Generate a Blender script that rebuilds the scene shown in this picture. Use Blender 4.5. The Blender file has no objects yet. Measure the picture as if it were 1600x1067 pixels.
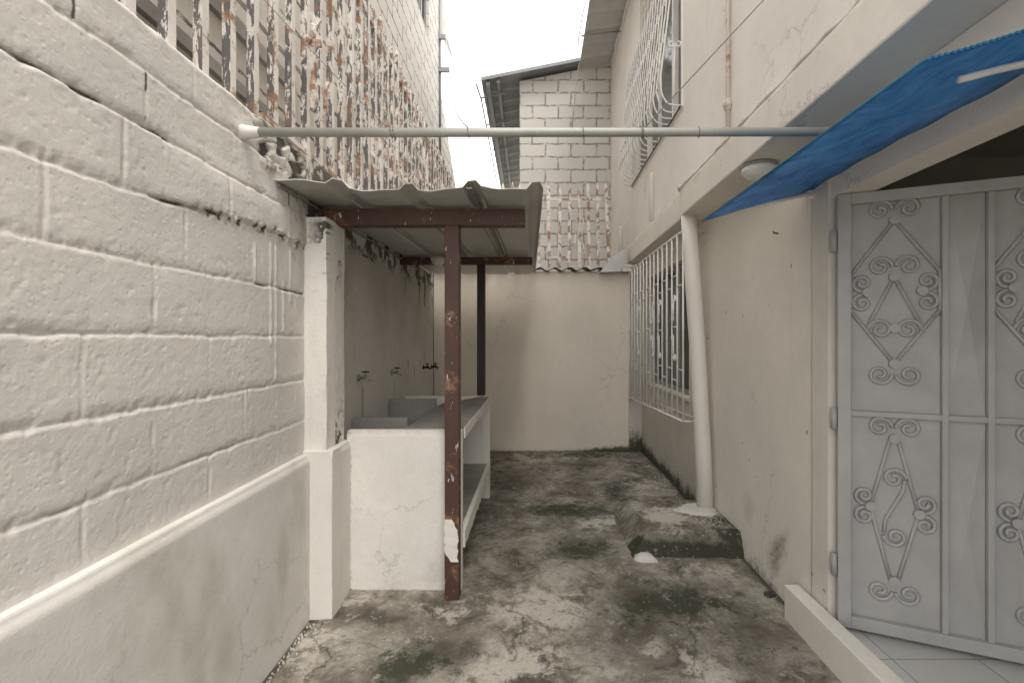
import bpy, math, random
import numpy as np
from mathutils import Vector
random.seed(7)
R = math.radians
S = bpy.context.scene
C = S.collection

# ------------------------------------------------------------------ camera
H = 1.34                                   # eye height
cam = bpy.data.cameras.new('camera')
cam.sensor_width = 36.0
cam.lens = 711 / 1600 * 36
cam.shift_x = -40 / 1600
cam.shift_y = -3.5 / 1600
cam.clip_start = 0.02
cam.clip_end = 400
co = bpy.data.objects.new('camera', cam); C.objects.link(co)
co.location = (0, 0, H); co.rotation_euler = (R(90), 0, 0)
S.camera = co

# ------------------------------------------------------------------ sky, overcast
SUN_EL, SUN_ROT = 62, 150
w = bpy.data.worlds.new('World'); S.world = w; w.use_nodes = True
nt = w.node_tree; nt.nodes.clear()
sky = nt.nodes.new('ShaderNodeTexSky'); sky.sky_type = 'NISHITA'; sky.sun_disc = False
sky.sun_elevation = R(SUN_EL); sky.sun_rotation = R(SUN_ROT)
sky.dust_density = 4; sky.air_density = 1.0; sky.ozone_density = 1.0
hsv = nt.nodes.new('ShaderNodeHueSaturation'); hsv.inputs['Saturation'].default_value = 0.12
mixc = nt.nodes.new('ShaderNodeMix'); mixc.data_type = 'RGBA'; mixc.inputs[0].default_value = 0.8
cn = nt.nodes.new('ShaderNodeTexNoise'); cn.inputs['Scale'].default_value = 2.2; cn.inputs['Detail'].default_value = 5
cr = nt.nodes.new('ShaderNodeValToRGB')
cr.color_ramp.elements[0].position = .3; cr.color_ramp.elements[0].color = (13.4, 13.12, 13.0, 1)
cr.color_ramp.elements[1].position = .7; cr.color_ramp.elements[1].color = (15.9, 15.6, 15.4, 1)
bg = nt.nodes.new('ShaderNodeBackground'); bg.inputs['Strength'].default_value = 0.1
wo = nt.nodes.new('ShaderNodeOutputWorld')
nt.links.new(sky.outputs[0], hsv.inputs['Color'])
nt.links.new(cn.outputs['Fac'], cr.inputs[0])
nt.links.new(hsv.outputs[0], mixc.inputs[6]); nt.links.new(cr.outputs[0], mixc.inputs[7])
nt.links.new(mixc.outputs[2], bg.inputs[0]); nt.links.new(bg.outputs[0], wo.inputs[0])

sd = bpy.data.lights.new('sun', 'SUN'); sd.energy = 1.2; sd.angle = R(25); sd.color = (1, .93, .83)
so = bpy.data.objects.new('sun', sd); C.objects.link(so)
so.rotation_euler = (R(90 - SUN_EL), 0, R(180 - SUN_ROT))
so.location = (0, 0, 12)

S.view_settings.view_transform = 'Standard'; S.view_settings.look = 'None'
S.view_settings.exposure = 0.88; S.view_settings.gamma = 1
S.render.engine = 'CYCLES'
S.cycles.max_bounces = 12; S.cycles.diffuse_bounces = 9

# ------------------------------------------------------------------ helpers: numpy noise
def _h(ix, iy, seed):
    n = (ix.astype(np.int64) * 374761393 + iy.astype(np.int64) * 668265263 + seed * 974634777) & 0xffffffff
    n = ((n ^ (n >> 13)) * 1274126177) & 0xffffffff
    return ((n ^ (n >> 16)) & 0xffff) / 65535.0
def vn(x, y, seed=0):
    xi = np.floor(x); yi = np.floor(y); fx = x - xi; fy = y - yi
    fx = fx * fx * (3 - 2 * fx); fy = fy * fy * (3 - 2 * fy)
    a = _h(xi, yi, seed); b = _h(xi + 1, yi, seed); c = _h(xi, yi + 1, seed); d = _h(xi + 1, yi + 1, seed)
    return (a + (b - a) * fx) * (1 - fy) + (c + (d - c) * fx) * fy
def fbm(x, y, sc, seed=0, oc=4):
    v = 0; a = .5; t = 0
    for o in range(oc):
        v = v + a * vn(x * sc + 17.3 * o, y * sc - 9.1 * o, seed + o); t += a; a *= .55; sc *= 2.03
    return v / t
def ss(a, b, x):
    t = np.clip((x - a) / (b - a), 0, 1); return t * t * (3 - 2 * t)
def cells(x, y, sc, seed=0):
    x = x * sc; y = y * sc; xi = np.floor(x); yi = np.floor(y)
    best = np.full(x.shape, 9.); sec = np.full(x.shape, 9.); cid = np.zeros(x.shape)
    for dx in (-1, 0, 1):
        for dy in (-1, 0, 1):
            px = xi + dx + _h(xi + dx, yi + dy, seed); py = yi + dy + _h(xi + dx, yi + dy, seed + 5)
            d = np.hypot(px - x, py - y); idv = _h(xi + dx, yi + dy, seed + 9)
            m = d < best
            sec = np.where(m, best, np.minimum(sec, d)); cid = np.where(m, idv, cid); best = np.where(m, d, best)
    return cid, sec - best

# ------------------------------------------------------------------ helpers: objects
def tag(o, label=None, cat=None, group=None, kind=None):
    if label: o['label'] = label
    if cat: o['category'] = cat
    if group: o['group'] = group
    if kind: o['kind'] = kind
    return o
def wloc(o):
    v = Vector((0, 0, 0))
    while o: v = v + o.location; o = o.parent
    return v
def thing(name, label, cat, loc=(0, 0, 0), group=None):
    o = bpy.data.objects.new(name, None); C.objects.link(o); o.location = loc
    o.empty_display_size = .1
    return tag(o, label, cat, group)
def link_mesh(name, me, m, parent):
    o = bpy.data.objects.new(name, me); C.objects.link(o)
    if m: me.materials.append(m)
    if parent: o.parent = parent
    return o
class MB:
    def __init__(s): s.v = []; s.f = []; s.sm = []
    def add(s, vs, fs, smooth=False):
        b = len(s.v); s.v += [tuple(v) for v in vs]; s.f += [tuple(b + i for i in f) for f in fs]; s.sm += [smooth] * len(fs)
        return s
    def hexa(s, p):          # 4 bottom (ccw from above) + 4 top
        return s.add(p, [(3, 2, 1, 0), (4, 5, 6, 7), (0, 1, 5, 4), (1, 2, 6, 5), (2, 3, 7, 6), (3, 0, 4, 7)])
    def box(s, x0, x1, y0, y1, z0, z1):
        return s.hexa([(x0, y0, z0), (x1, y0, z0), (x1, y1, z0), (x0, y1, z0), (x0, y0, z1), (x1, y0, z1), (x1, y1, z1), (x0, y1, z1)])
    def tube(s, pts, r, n=8, flat=None, caps=True):
        pts = [Vector(p) for p in pts]; N = len(pts)
        rr = r if isinstance(r, (list, tuple)) else [r] * N
        t0 = (pts[1] - pts[0]).normalized()
        up = Vector((0, 0, 1)) if abs(t0.z) < .9 else Vector((1, 0, 0))
        if flat is not None: up = Vector(flat)
        vs = []
        for i, p in enumerate(pts):
            t = (pts[min(i + 1, N - 1)] - pts[max(i - 1, 0)])
            t = t.normalized() if t.length > 1e-9 else t0
            a = t.cross(up)
            if a.length < 1e-4: a = t.cross(Vector((0, 1, 0)))
            a.normalize(); b = a.cross(t).normalized()
            if flat is None: up = b
            for k in range(n):
                an = 2 * math.pi * (k + .5) / n
                vs.append(p + a * math.cos(an) * rr[i] + b * math.sin(an) * rr[i])
        fs = []
        for i in range(N - 1):
            for k in range(n):
                k2 = (k + 1) % n
                fs.append((i * n + k, (i + 1) * n + k, (i + 1) * n + k2, i * n + k2))
        if caps: fs += [tuple(range(n)), tuple(reversed(range((N - 1) * n, N * n)))]
        return s.add(vs, fs, n > 5)
    def lathe(s, prof, c, n=20, axis='z'):
        vs = []; fs = []
        for r, h in prof:
            for k in range(n):
                a = 2 * math.pi * k / n
                q = (r * math.cos(a), r * math.sin(a), h)
                if axis == 'y': q = (q[0], q[2], q[1])
                if axis == 'x': q = (q[2], q[0], q[1])
                vs.append((c[0] + q[0], c[1] + q[1], c[2] + q[2]))
        for i in range(len(prof) - 1):
            for k in range(n):
                k2 = (k + 1) % n; fs.append((i * n + k, i * n + k2, (i + 1) * n + k2, (i + 1) * n + k))
        fs += [tuple(reversed(range(n))), tuple(range((len(prof) - 1) * n, len(prof) * n))]
        return s.add(vs, fs, True)
    def poly(s, pts, off):   # flat outline given thickness
        n = len(pts); off = Vector(off); a = [Vector(p) for p in pts]; b = [p + off for p in a]
        return s.add(a + b, [tuple(reversed(range(n))), tuple(range(n, 2 * n))] + [(i, (i + 1) % n, n + (i + 1) % n, n + i) for i in range(n)])
    def build(s, name, m, parent=None, bev=0, lab=None):
        L = wloc(parent) if parent else Vector((0, 0, 0))
        me = bpy.data.meshes.new(name)
        me.from_pydata([(v[0] - L.x, v[1] - L.y, v[2] - L.z) for v in s.v], [], s.f)
        me.polygons.foreach_set('use_smooth', s.sm); me.update()
        import bmesh
        bm = bmesh.new(); bm.from_mesh(me); bmesh.ops.recalc_face_normals(bm, faces=bm.faces)
        bm.to_mesh(me); bm.free()
        o = link_mesh(name, me, m, parent)
        if bev:
            b = o.modifiers.new('bevel', 'BEVEL'); b.width = bev; b.segments = 2; b.limit_method = 'ANGLE'
        if lab: o['label'] = lab
        return o
def B(x0, x1, y0, y1, z0, z1): return MB().box(x0, x1, y0, y1, z0, z1)

def sheet(name, P0, U, V, N, Lu, Lv, res, fn, m, thick, parent=None):
    """relief surface: grid displaced along N by fn(s,t) -> disp, rgba; closed at the back as a solid slab"""
    P0 = np.array(P0, float); U = np.array(U, float); U /= np.linalg.norm(U); V = np.array(V, float); V /= np.linalg.norm(V)
    N = np.array(N, float); N /= np.linalg.norm(N)
    nu = max(2, int(Lu / res) + 1); nv = max(2, int(Lv / res) + 1)
    s = np.linspace(0, Lu, nu); t = np.linspace(0, Lv, nv)
    Sg, Tg = np.meshgrid(s, t, indexing='ij')
    d, col = fn(Sg, Tg)
    P = P0 + Sg[..., None] * U + Tg[..., None] * V + d[..., None] * N
    idx = np.arange(nu * nv).reshape(nu, nv)
    q = np.stack([idx[:-1, :-1], idx[1:, :-1], idx[1:, 1:], idx[:-1, 1:]], -1).reshape(-1, 4)
    ring = np.concatenate([idx[:, 0], idx[-1, 1:], idx[-2::-1, -1], idx[0, -2:0:-1]])
    Pf = P.reshape(-1, 3)
    back = Pf[ring] - N * 0
    # back ring lies on a flat plane
    back = back - ((back - P0) @ N)[:, None] * N - N * thick
    nb = len(ring); base = nu * nv
    bi = base + np.arange(nb)
    side = np.stack([ring, bi, np.roll(bi, -1), np.roll(ring, -1)], -1)
    flip = np.dot(np.cross(U, V), N) < 0
    if flip: q = q[:, ::-1]; side = side[:, ::-1]
    L = np.array(wloc(parent)) if parent else np.zeros(3)
    verts = np.concatenate([Pf, back]) - L
    faces = np.concatenate([q, side])
    me = bpy.data.meshes.new(name)
    nf = len(faces)
    me.vertices.add(len(verts)); me.vertices.foreach_set('co', verts.astype(np.float32).ravel())
    bl = bi[::-1] if not flip else bi
    loops = np.concatenate([faces.ravel(), bl])
    me.loops.add(len(loops)); me.loops.foreach_set('vertex_index', loops.astype(np.int32))
    me.polygons.add(nf + 1)
    me.polygons.foreach_set('loop_start', np.concatenate([np.arange(nf) * 4, [nf * 4]]).astype(np.int32))
    try: me.polygons.foreach_set('loop_total', np.concatenate([np.full(nf, 4), [nb]]).astype(np.int32))
    except Exception: pass
    sm = np.ones(nf + 1, bool); sm[len(q):] = False
    me.update(calc_edges=True); me.validate()
    me.polygons.foreach_set('use_smooth', sm)
    ca = me.color_attributes.new('dirt', 'FLOAT_COLOR', 'POINT')
    cc = np.zeros((len(verts), 4), np.float32); cc[:base] = np.stack([np.broadcast_to(c, Sg.shape) for c in col], -1).reshape(-1, 4)
    ca.data.foreach_set('color', cc.ravel())
    return link_mesh(name, me, m, parent)

# ------------------------------------------------------------------ materials
def nodes(name):
    m = bpy.data.materials.new(name); m.use_nodes = True; t = m.node_tree
    b = t.nodes['Principled BSDF']
    return m, t, b
def N_(t, typ, **kw):
    n = t.nodes.new(typ)
    for k, v in kw.items():
        if k in n.inputs: n.inputs[k].default_value = v
        else: setattr(n, k, v)
    return n
def noise(t, vec, sc, det=4, rough=.6, dist=0):
    n = N_(t, 'ShaderNodeTexNoise', Scale=sc, Detail=det, Roughness=rough, Distortion=dist)
    t.links.new(vec, n.inputs['Vector']); return n.outputs['Fac']
def ramp(t, fac, pts):
    r = t.nodes.new('ShaderNodeValToRGB'); e = r.color_ramp.elements
    e[0].position, e[0].color = pts[0][0], (*pts[0][1], 1)
    e[1].position, e[1].color = pts[-1][0], (*pts[-1][1], 1)
    for p, c in pts[1:-1]:
        x = e.new(p); x.color = (*c, 1)
    t.links.new(fac, r.inputs[0]); return r.outputs[0]
def step(t, fac, a, b):
    if a > b: return ramp(t, fac, [(b, (1, 1, 1)), (a, (0, 0, 0))])
    return ramp(t, fac, [(a, (0, 0, 0)), (b, (1, 1, 1))])
def mix(t, fac, a, b, mode='MIX'):
    n = t.nodes.new('ShaderNodeMix'); n.data_type = 'RGBA'; n.blend_type = mode
    if isinstance(fac, (int, float)): n.inputs[0].default_value = fac
    else: t.links.new(fac, n.inputs[0])
    for i, v in ((6, a), (7, b)):
        if isinstance(v, tuple): n.inputs[i].default_value = (*v, 1) if len(v) == 3 else v
        else: t.links.new(v, n.inputs[i])
    return n.outputs[2]
def mth(t, op, a, b=0.0):
    n = t.nodes.new('ShaderNodeMath'); n.operation = op
    for i, v in ((0, a), (1, b)):
        if isinstance(v, (int, float)): n.inputs[i].default_value = v
        else: t.links.new(v, n.inputs[i])
    return n.outputs[0]
def pos(t): return t.nodes.new('ShaderNodeNewGeometry').outputs['Position']
def scaled(t, vec, sc):
    n = t.nodes.new('ShaderNodeMapping'); n.inputs['Scale'].default_value = sc; t.links.new(vec, n.inputs[0]); return n.outputs[0]
def bump(t, b, h, strength, dist, prev=None):
    n = t.nodes.new('ShaderNodeBump'); n.inputs['Strength'].default_value = strength; n.inputs['Distance'].default_value = dist
    t.links.new(h, n.inputs['Height'])
    if prev is not None: t.links.new(prev, n.inputs['Normal'])
    t.links.new(n.outputs[0], b.inputs['Normal']); return n.outputs[0]

def plaster(name, base, var=.06, rough=.85, bs=.35, grime=(.07, .062, .05), damp=(.30, .275, .22), pit=0.0, streak=.10, crack=0.0):
    m, t, b = nodes(name); p = pos(t)
    big = noise(t, p, 1.7, 5, .6); fine = noise(t, p, 26, 5, .65)
    dk = tuple(c * (1 - 2.2 * var) for c in base); lt = tuple(min(.95, c * (1 + var)) for c in base)
    col = mix(t, step(t, big, .3, .72), dk, lt)
    col = mix(t, mth(t, 'MULTIPLY', step(t, fine, .52, .8), .25), col, tuple(c * .72 for c in base))
    st = noise(t, scaled(t, p, (9, 9, .7)), 1.6, 5, .6)
    col = mix(t, mth(t, 'MULTIPLY', step(t, st, .55, .8), streak), col, grime)
    if crack:
        wp = t.nodes.new('ShaderNodeVectorMath'); wp.operation = 'MULTIPLY_ADD'
        nn_ = N_(t, 'ShaderNodeTexNoise', Scale=3.5, Detail=6.0, Roughness=.65); t.links.new(p, nn_.inputs['Vector'])
        t.links.new(nn_.outputs['Color'], wp.inputs[0]); wp.inputs[1].default_value = (.35, .35, .35); t.links.new(p, wp.inputs[2])
        vc = N_(t, 'ShaderNodeTexVoronoi', Scale=1.0); vc.feature = 'DISTANCE_TO_EDGE'; t.links.new(wp.outputs[0], vc.inputs['Vector'])
        cm = mth(t, 'MULTIPLY', step(t, vc.outputs['Distance'], .0045, .0015), step(t, noise(t, p, 1.3, 3), .50, .58))
        col = mix(t, mth(t, 'MULTIPLY', cm, crack), col, grime)
    at = t.nodes.new('ShaderNodeAttribute'); at.attribute_name = 'dirt'
    sp = t.nodes.new('ShaderNodeSeparateColor'); t.links.new(at.outputs['Color'], sp.inputs[0])
    br = noise(t, p, 38, 6, .7)
    def msk(ch, k=1.0):      # ragged threshold of the painted mask
        return step(t, mth(t, 'ADD', mth(t, 'MULTIPLY', sp.outputs[ch], 1.35), mth(t, 'MULTIPLY', mth(t, 'SUBTRACT', br, .5), k)), .22, .95)
    col = mix(t, mth(t, 'MULTIPLY', msk(2, .7), .75), col, damp)
    col = mix(t, mth(t, 'MULTIPLY', msk(1, 1.3), .9), col, (.045, .055, .022))
    col = mix(t, mth(t, 'MULTIPLY', msk(0, 1.4), .93), col, grime)
    t.links.new(col, b.inputs['Base Color']); b.inputs['Roughness'].default_value = rough
    b.inputs['Specular IOR Level'].default_value = .25
    h = mix(t, .92, noise(t, scaled(t, p, (1, .6, 1)), 20, 6, .62), noise(t, p, 85, 4, .7))
    n1 = bump(t, b, h, bs, .008)
    if pit:
        v = N_(t, 'ShaderNodeTexVoronoi', Scale=46.0); t.links.new(p, v.inputs['Vector'])
        bump(t, b, step(t, v.outputs['Distance'], .05, .3), pit, .004, n1)
    return m

def metal(name, base, rough=.5, met=0.0, rust=0.0, rcol=(.20, .095, .055), under=(.13, .125, .125), flake=0.0, sc=22, bs=.15, drip=0.0, wear_shade=0.0):
    m, t, b = nodes(name); p = pos(t)
    v = noise(t, p, 6, 4, .6)
    col = mix(t, step(t, v, .35, .7), tuple(c * .86 for c in base), base)
    if flake:
        f = noise(t, scaled(t, p, (1, 1, .28)), sc, 7, .74, .4)
        if wear_shade:          # flaking; camera-facing sides get extra dark undercoat, shade put into the colour
            sn = t.nodes.new('ShaderNodeSeparateXYZ'); t.links.new(t.nodes.new('ShaderNodeNewGeometry').outputs['True Normal'], sn.inputs[0])
            zz = t.nodes.new('ShaderNodeSeparateXYZ'); t.links.new(p, zz.inputs[0])
            big = noise(t, p, 2.3, 3)
            f = mth(t, 'ADD', f, mth(t, 'MULTIPLY', mth(t, 'LESS_THAN', sn.outputs[1], -.5), wear_shade * .20))
            f = mth(t, 'ADD', f, mth(t, 'MULTIPLY', mth(t, 'SUBTRACT', big, .5), .28))
            f = mth(t, 'ADD', f, mth(t, 'MULTIPLY', mth(t, 'LESS_THAN', zz.outputs[2], 2.75), .03))
        fl = step(t, f, .60 - flake * .1, .615 - flake * .1)
        col = mix(t, fl, col, under)
    if rust:
        rn = noise(t, p, 7.5, 6, .75, .3)
        rc = mix(t, noise(t, p, 40, 3), rcol, (.36, .21, .13))
        col = mix(t, mth(t, 'MULTIPLY', step(t, rn, .60 - rust * .12, .68 - rust * .12), .92), col, rc)
    if drip:
        dn = noise(t, scaled(t, p, (1, 1, .3)), 45, 4, .6)
        col = mix(t, step(t, dn, .72 - drip * .1, .75 - drip * .1), col, (.62, .6, .57))
    t.links.new(col, b.inputs['Base Color']); b.inputs['Roughness'].default_value = rough; b.inputs['Metallic'].default_value = met
    b.inputs['Specular IOR Level'].default_value = .35
    bump(t, b, noise(t, p, sc * 1.3, 5, .65), bs, .004)
    return m

def blockwall(name, base, axis, joint=(.16, .14, .12), off=(0, 0), jw=.012, rough=.9, bw=.4, bh=.2, jd=.55, wv=.022):
    m, t, b = nodes(name); p = pos(t)
    s = t.nodes.new('ShaderNodeSeparateXYZ'); t.links.new(p, s.inputs[0])
    cb = t.nodes.new('ShaderNodeCombineXYZ'); wn = noise(t, p, 7, 6, .7)
    wob = mth(t, 'MULTIPLY', mth(t, 'SUBTRACT', wn, .5), wv)
    t.links.new(mth(t, 'ADD', mth(t, 'ADD', s.outputs[0 if axis == 'x' else 1], off[0]), wob), cb.inputs[0])
    t.links.new(mth(t, 'ADD', mth(t, 'ADD', s.outputs[2], off[1]), wob), cb.inputs[1])
    br = t.nodes.new('ShaderNodeTexBrick'); t.links.new(cb.outputs[0], br.inputs['Vector'])
    for k, v in (('Scale', 1.0), ('Brick Width', bw), ('Row Height', bh), ('Mortar Size', jw), ('Mortar Smooth', .3), ('Bias', 0.0)): br.inputs[k].default_value = v
    br.inputs['Color1'].default_value = (*[c * .93 for c in base], 1); br.inputs['Color2'].default_value = (*base, 1)
    br.inputs['Mortar'].default_value = (*[c * .9 for c in base], 1)
    col = mix(t, mth(t, 'MULTIPLY', step(t, noise(t, p, 3.2, 5), .4, .75), .35), br.outputs[0], tuple(c * .78 for c in base))
    gap = mth(t, 'MULTIPLY', br.outputs['Fac'], step(t, noise(t, p, 13, 5, .7), jd - .08, jd + .02))
    col = mix(t, gap, col, joint)
    t.links.new(col, b.inputs['Base Color']); b.inputs['Roughness'].default_value = rough
    b.inputs['Specular IOR Level'].default_value = .2
    n1 = bump(t, b, noise(t, p, 40, 5, .7), .35, .01)
    inv = mth(t, 'SUBTRACT', 1.0, br.outputs['Fac'])
    bump(t, b, inv, .8, .012, n1)
    return m

def plain(name, base, rough=.6, bs=.1, sc=30, var=.15, met=0, spec=.3):
    m, t, b = nodes(name); p = pos(t)
    col = mix(t, step(t, noise(t, p, sc * .25, 5), .3, .7), tuple(c * (1 - var) for c in base), base)
    t.links.new(col, b.inputs['Base Color']); b.inputs['Roughness'].default_value = rough; b.inputs['Metallic'].default_value = met
    b.inputs['Specular IOR Level'].default_value = spec
    bump(t, b, noise(t, p, sc, 4), bs, .004); return m

WARM = (.70, .665, .605)
M = {}
M['left'] = plaster('painted block plaster', (.72, .697, .66), bs=.2, pit=.2)
M['plinth'] = plaster('smooth grey plaster', (.74, .72, .68), bs=.2, damp=(.54, .52, .46), streak=.05, crack=.3)
M['pillar'] = plaster('pillar plaster', (.80, .775, .73), bs=.35, pit=.3)
M['back'] = plaster('beige plaster', (.80, .735, .64), var=.04, bs=.15, streak=.05, crack=.3)
M['house'] = plaster('house plaster', (.80, .76, .70), var=.04, bs=.25, streak=.05, crack=.3)
M['houseup'] = plaster('house upper plaster', (.82, .79, .745), var=.04, bs=.2, streak=.05, crack=.3)
M['side'] = plaster('shaded side plaster', (.72, .69, .63), var=.06, bs=.2, streak=.08)  # darker copy of the house plaster, shade put into its tone
M['white'] = plaster('white plaster', (.75, .725, .68), bs=.25, streak=.04)
M['curb'] = plaster('curb paint', (.78, .75, .69), bs=.15, streak=.03)
M['counter'] = plaster('counter paint', (.80, .775, .73), bs=.3, streak=.08, crack=.3)
M['cement'] = plaster('worn cement', (.36, .345, .32), var=.2, bs=.5, streak=.1)
M['grille'] = metal('flaking white paint', (.76, .72, .67), rust=.62, flake=-.5, sc=44, bs=.4, wear_shade=.82)
M['rusty'] = metal('rusted paint', (.74, .69, .64), rust=.95, flake=-.25, sc=40, bs=.4)
M['whitemetal'] = metal('white painted iron', (.90, .885, .86), rough=.45, bs=.1)
M['greymetal'] = metal('grey white door paint', (.46, .458, .45), rough=.42, bs=.08, sc=9)
M['brown'] = metal('brown steel', (.085, .044, .034), rough=.5, drip=.7, bs=.25, rust=.35, rcol=(.15, .065, .035))
M['darksteel'] = metal('dark steel', (.035, .025, .024), rough=.55)
M['galv'] = metal('galvanised pipe', (.42, .42, .39), rough=.45, met=.35, drip=.2)
M['roof'] = metal('dull zinc sheet', (.60, .59, .56), rough=.5, met=.3, sc=14)
M['roofgrey'] = metal('blue grey sheet', (.30, .31, .32), rough=.55, met=.2)
M['eave'] = metal('pale eave sheet', (.52, .515, .50), rough=.6, sc=8)
M['fibre'] = plain('weathered fibre sheet', (.10, .095, .085), .9, .5, 30, .4)
M['flash'] = metal('bright flashing', (.55, .55, .54), rough=.4, met=.5)
M['blocknb'] = blockwall('neighbour block paint', (.66, .63, .58), 'y', off=(.1, .06), jw=.011, jd=.5, wv=.03)
M['blockfar'] = blockwall('far block paint', (.64, .62, .59), 'x', off=(.28, .02), jw=.014, jd=.50, joint=(.30, .28, .25), wv=.05)
M['glass'] = plain('dark window glass', (.10, .105, .105), .12, 0, 5, .3, 0, .6)
M['curtain'] = plain('grey curtain', (.26, .25, .24), .8, .2, 8, .2)
M['alu'] = metal('grey aluminium', (.36, .35, .33), rough=.4, met=.4)
M['lamp'] = plain('opal lamp shade', (.74, .73, .70), .3, 0, 10, .02, 0, .5)
M['pvc'] = plaster('painted pvc', (.76, .73, .68), var=.03, bs=.05, rough=.5, streak=.04)
M['copper'] = metal('painted water pipe', (.62, .56, .50), rust=.55, rough=.5)
M['wire'] = plain('grey wire', (.20, .19, .18), .6, 0)
M['brass'] = plain('old brass tap', (.40, .38, .33), .35, .1, 40, .3, .6)
M['dark'] = plain('black', (.02, .02, .02), .8, 0)
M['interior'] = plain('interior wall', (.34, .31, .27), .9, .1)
M['paint'] = plain('spilt white paint', (.62, .605, .57), .6, .8, 60, .1)
M['debris'] = plain('plaster debris', (.60, .57, .52), .9, .8, 40, .2)
M['darkwood'] = plain('dark board', (.06, .058, .055), .8, .3)

def tile_mat():
    m, t, b = nodes('white floor tile'); p = pos(t)
    mp = t.nodes.new('ShaderNodeMapping'); mp.inputs['Rotation'].default_value = (0, 0, 0); mp.inputs['Location'].default_value = (-.05, .22, 0)
    t.links.new(p, mp.inputs[0])
    br = t.nodes.new('ShaderNodeTexBrick'); br.offset = 0; t.links.new(mp.outputs[0], br.inputs['Vector'])
    for k, v in (('Scale', 1.0), ('Brick Width', .33), ('Row Height', .33), ('Mortar Size', .003), ('Mortar Smooth', .1)): br.inputs[k].default_value = v
    br.inputs['Color1'].default_value = (.66, .66, .64, 1); br.inputs['Color2'].default_value = (.62, .62, .60, 1); br.inputs['Mortar'].default_value = (.33, .32, .30, 1)
    t.links.new(br.outputs[0], b.inputs['Base Color']); b.inputs['Roughness'].default_value = .28
    return m
M['tile'] = tile_mat()

def awning_mat():
    m, t, b = nodes('blue awning plastic'); p = pos(t)
    n = noise(t, scaled(t, p, (1.8, 1.2, 1)), 5.5, 7, .66, 1.2)
    col = ramp(t, n, [(.34, (.07, .23, .44)), (.5, (.13, .33, .55)), (.68, (.21, .43, .63))])
    t.links.new(col, b.inputs['Base Color']); b.inputs['Roughness'].default_value = .4
    tr = t.nodes.new('ShaderNodeBsdfTranslucent'); t.links.new(col, tr.inputs[0])
    mx = t.nodes.new('ShaderNodeMixShader'); mx.inputs[0].default_value = .6
    t.links.new(b.outputs[0], mx.inputs[1]); t.links.new(tr.outputs[0], mx.inputs[2])
    t.links.new(mx.outputs[0], t.nodes['Material Output'].inputs[0])
    bump(t, b, n, .2, .01)
    return m
M['awning'] = awning_mat()
M['teal'] = plain('teal awning trim', (.02, .15, .27), .4, .1)

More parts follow.
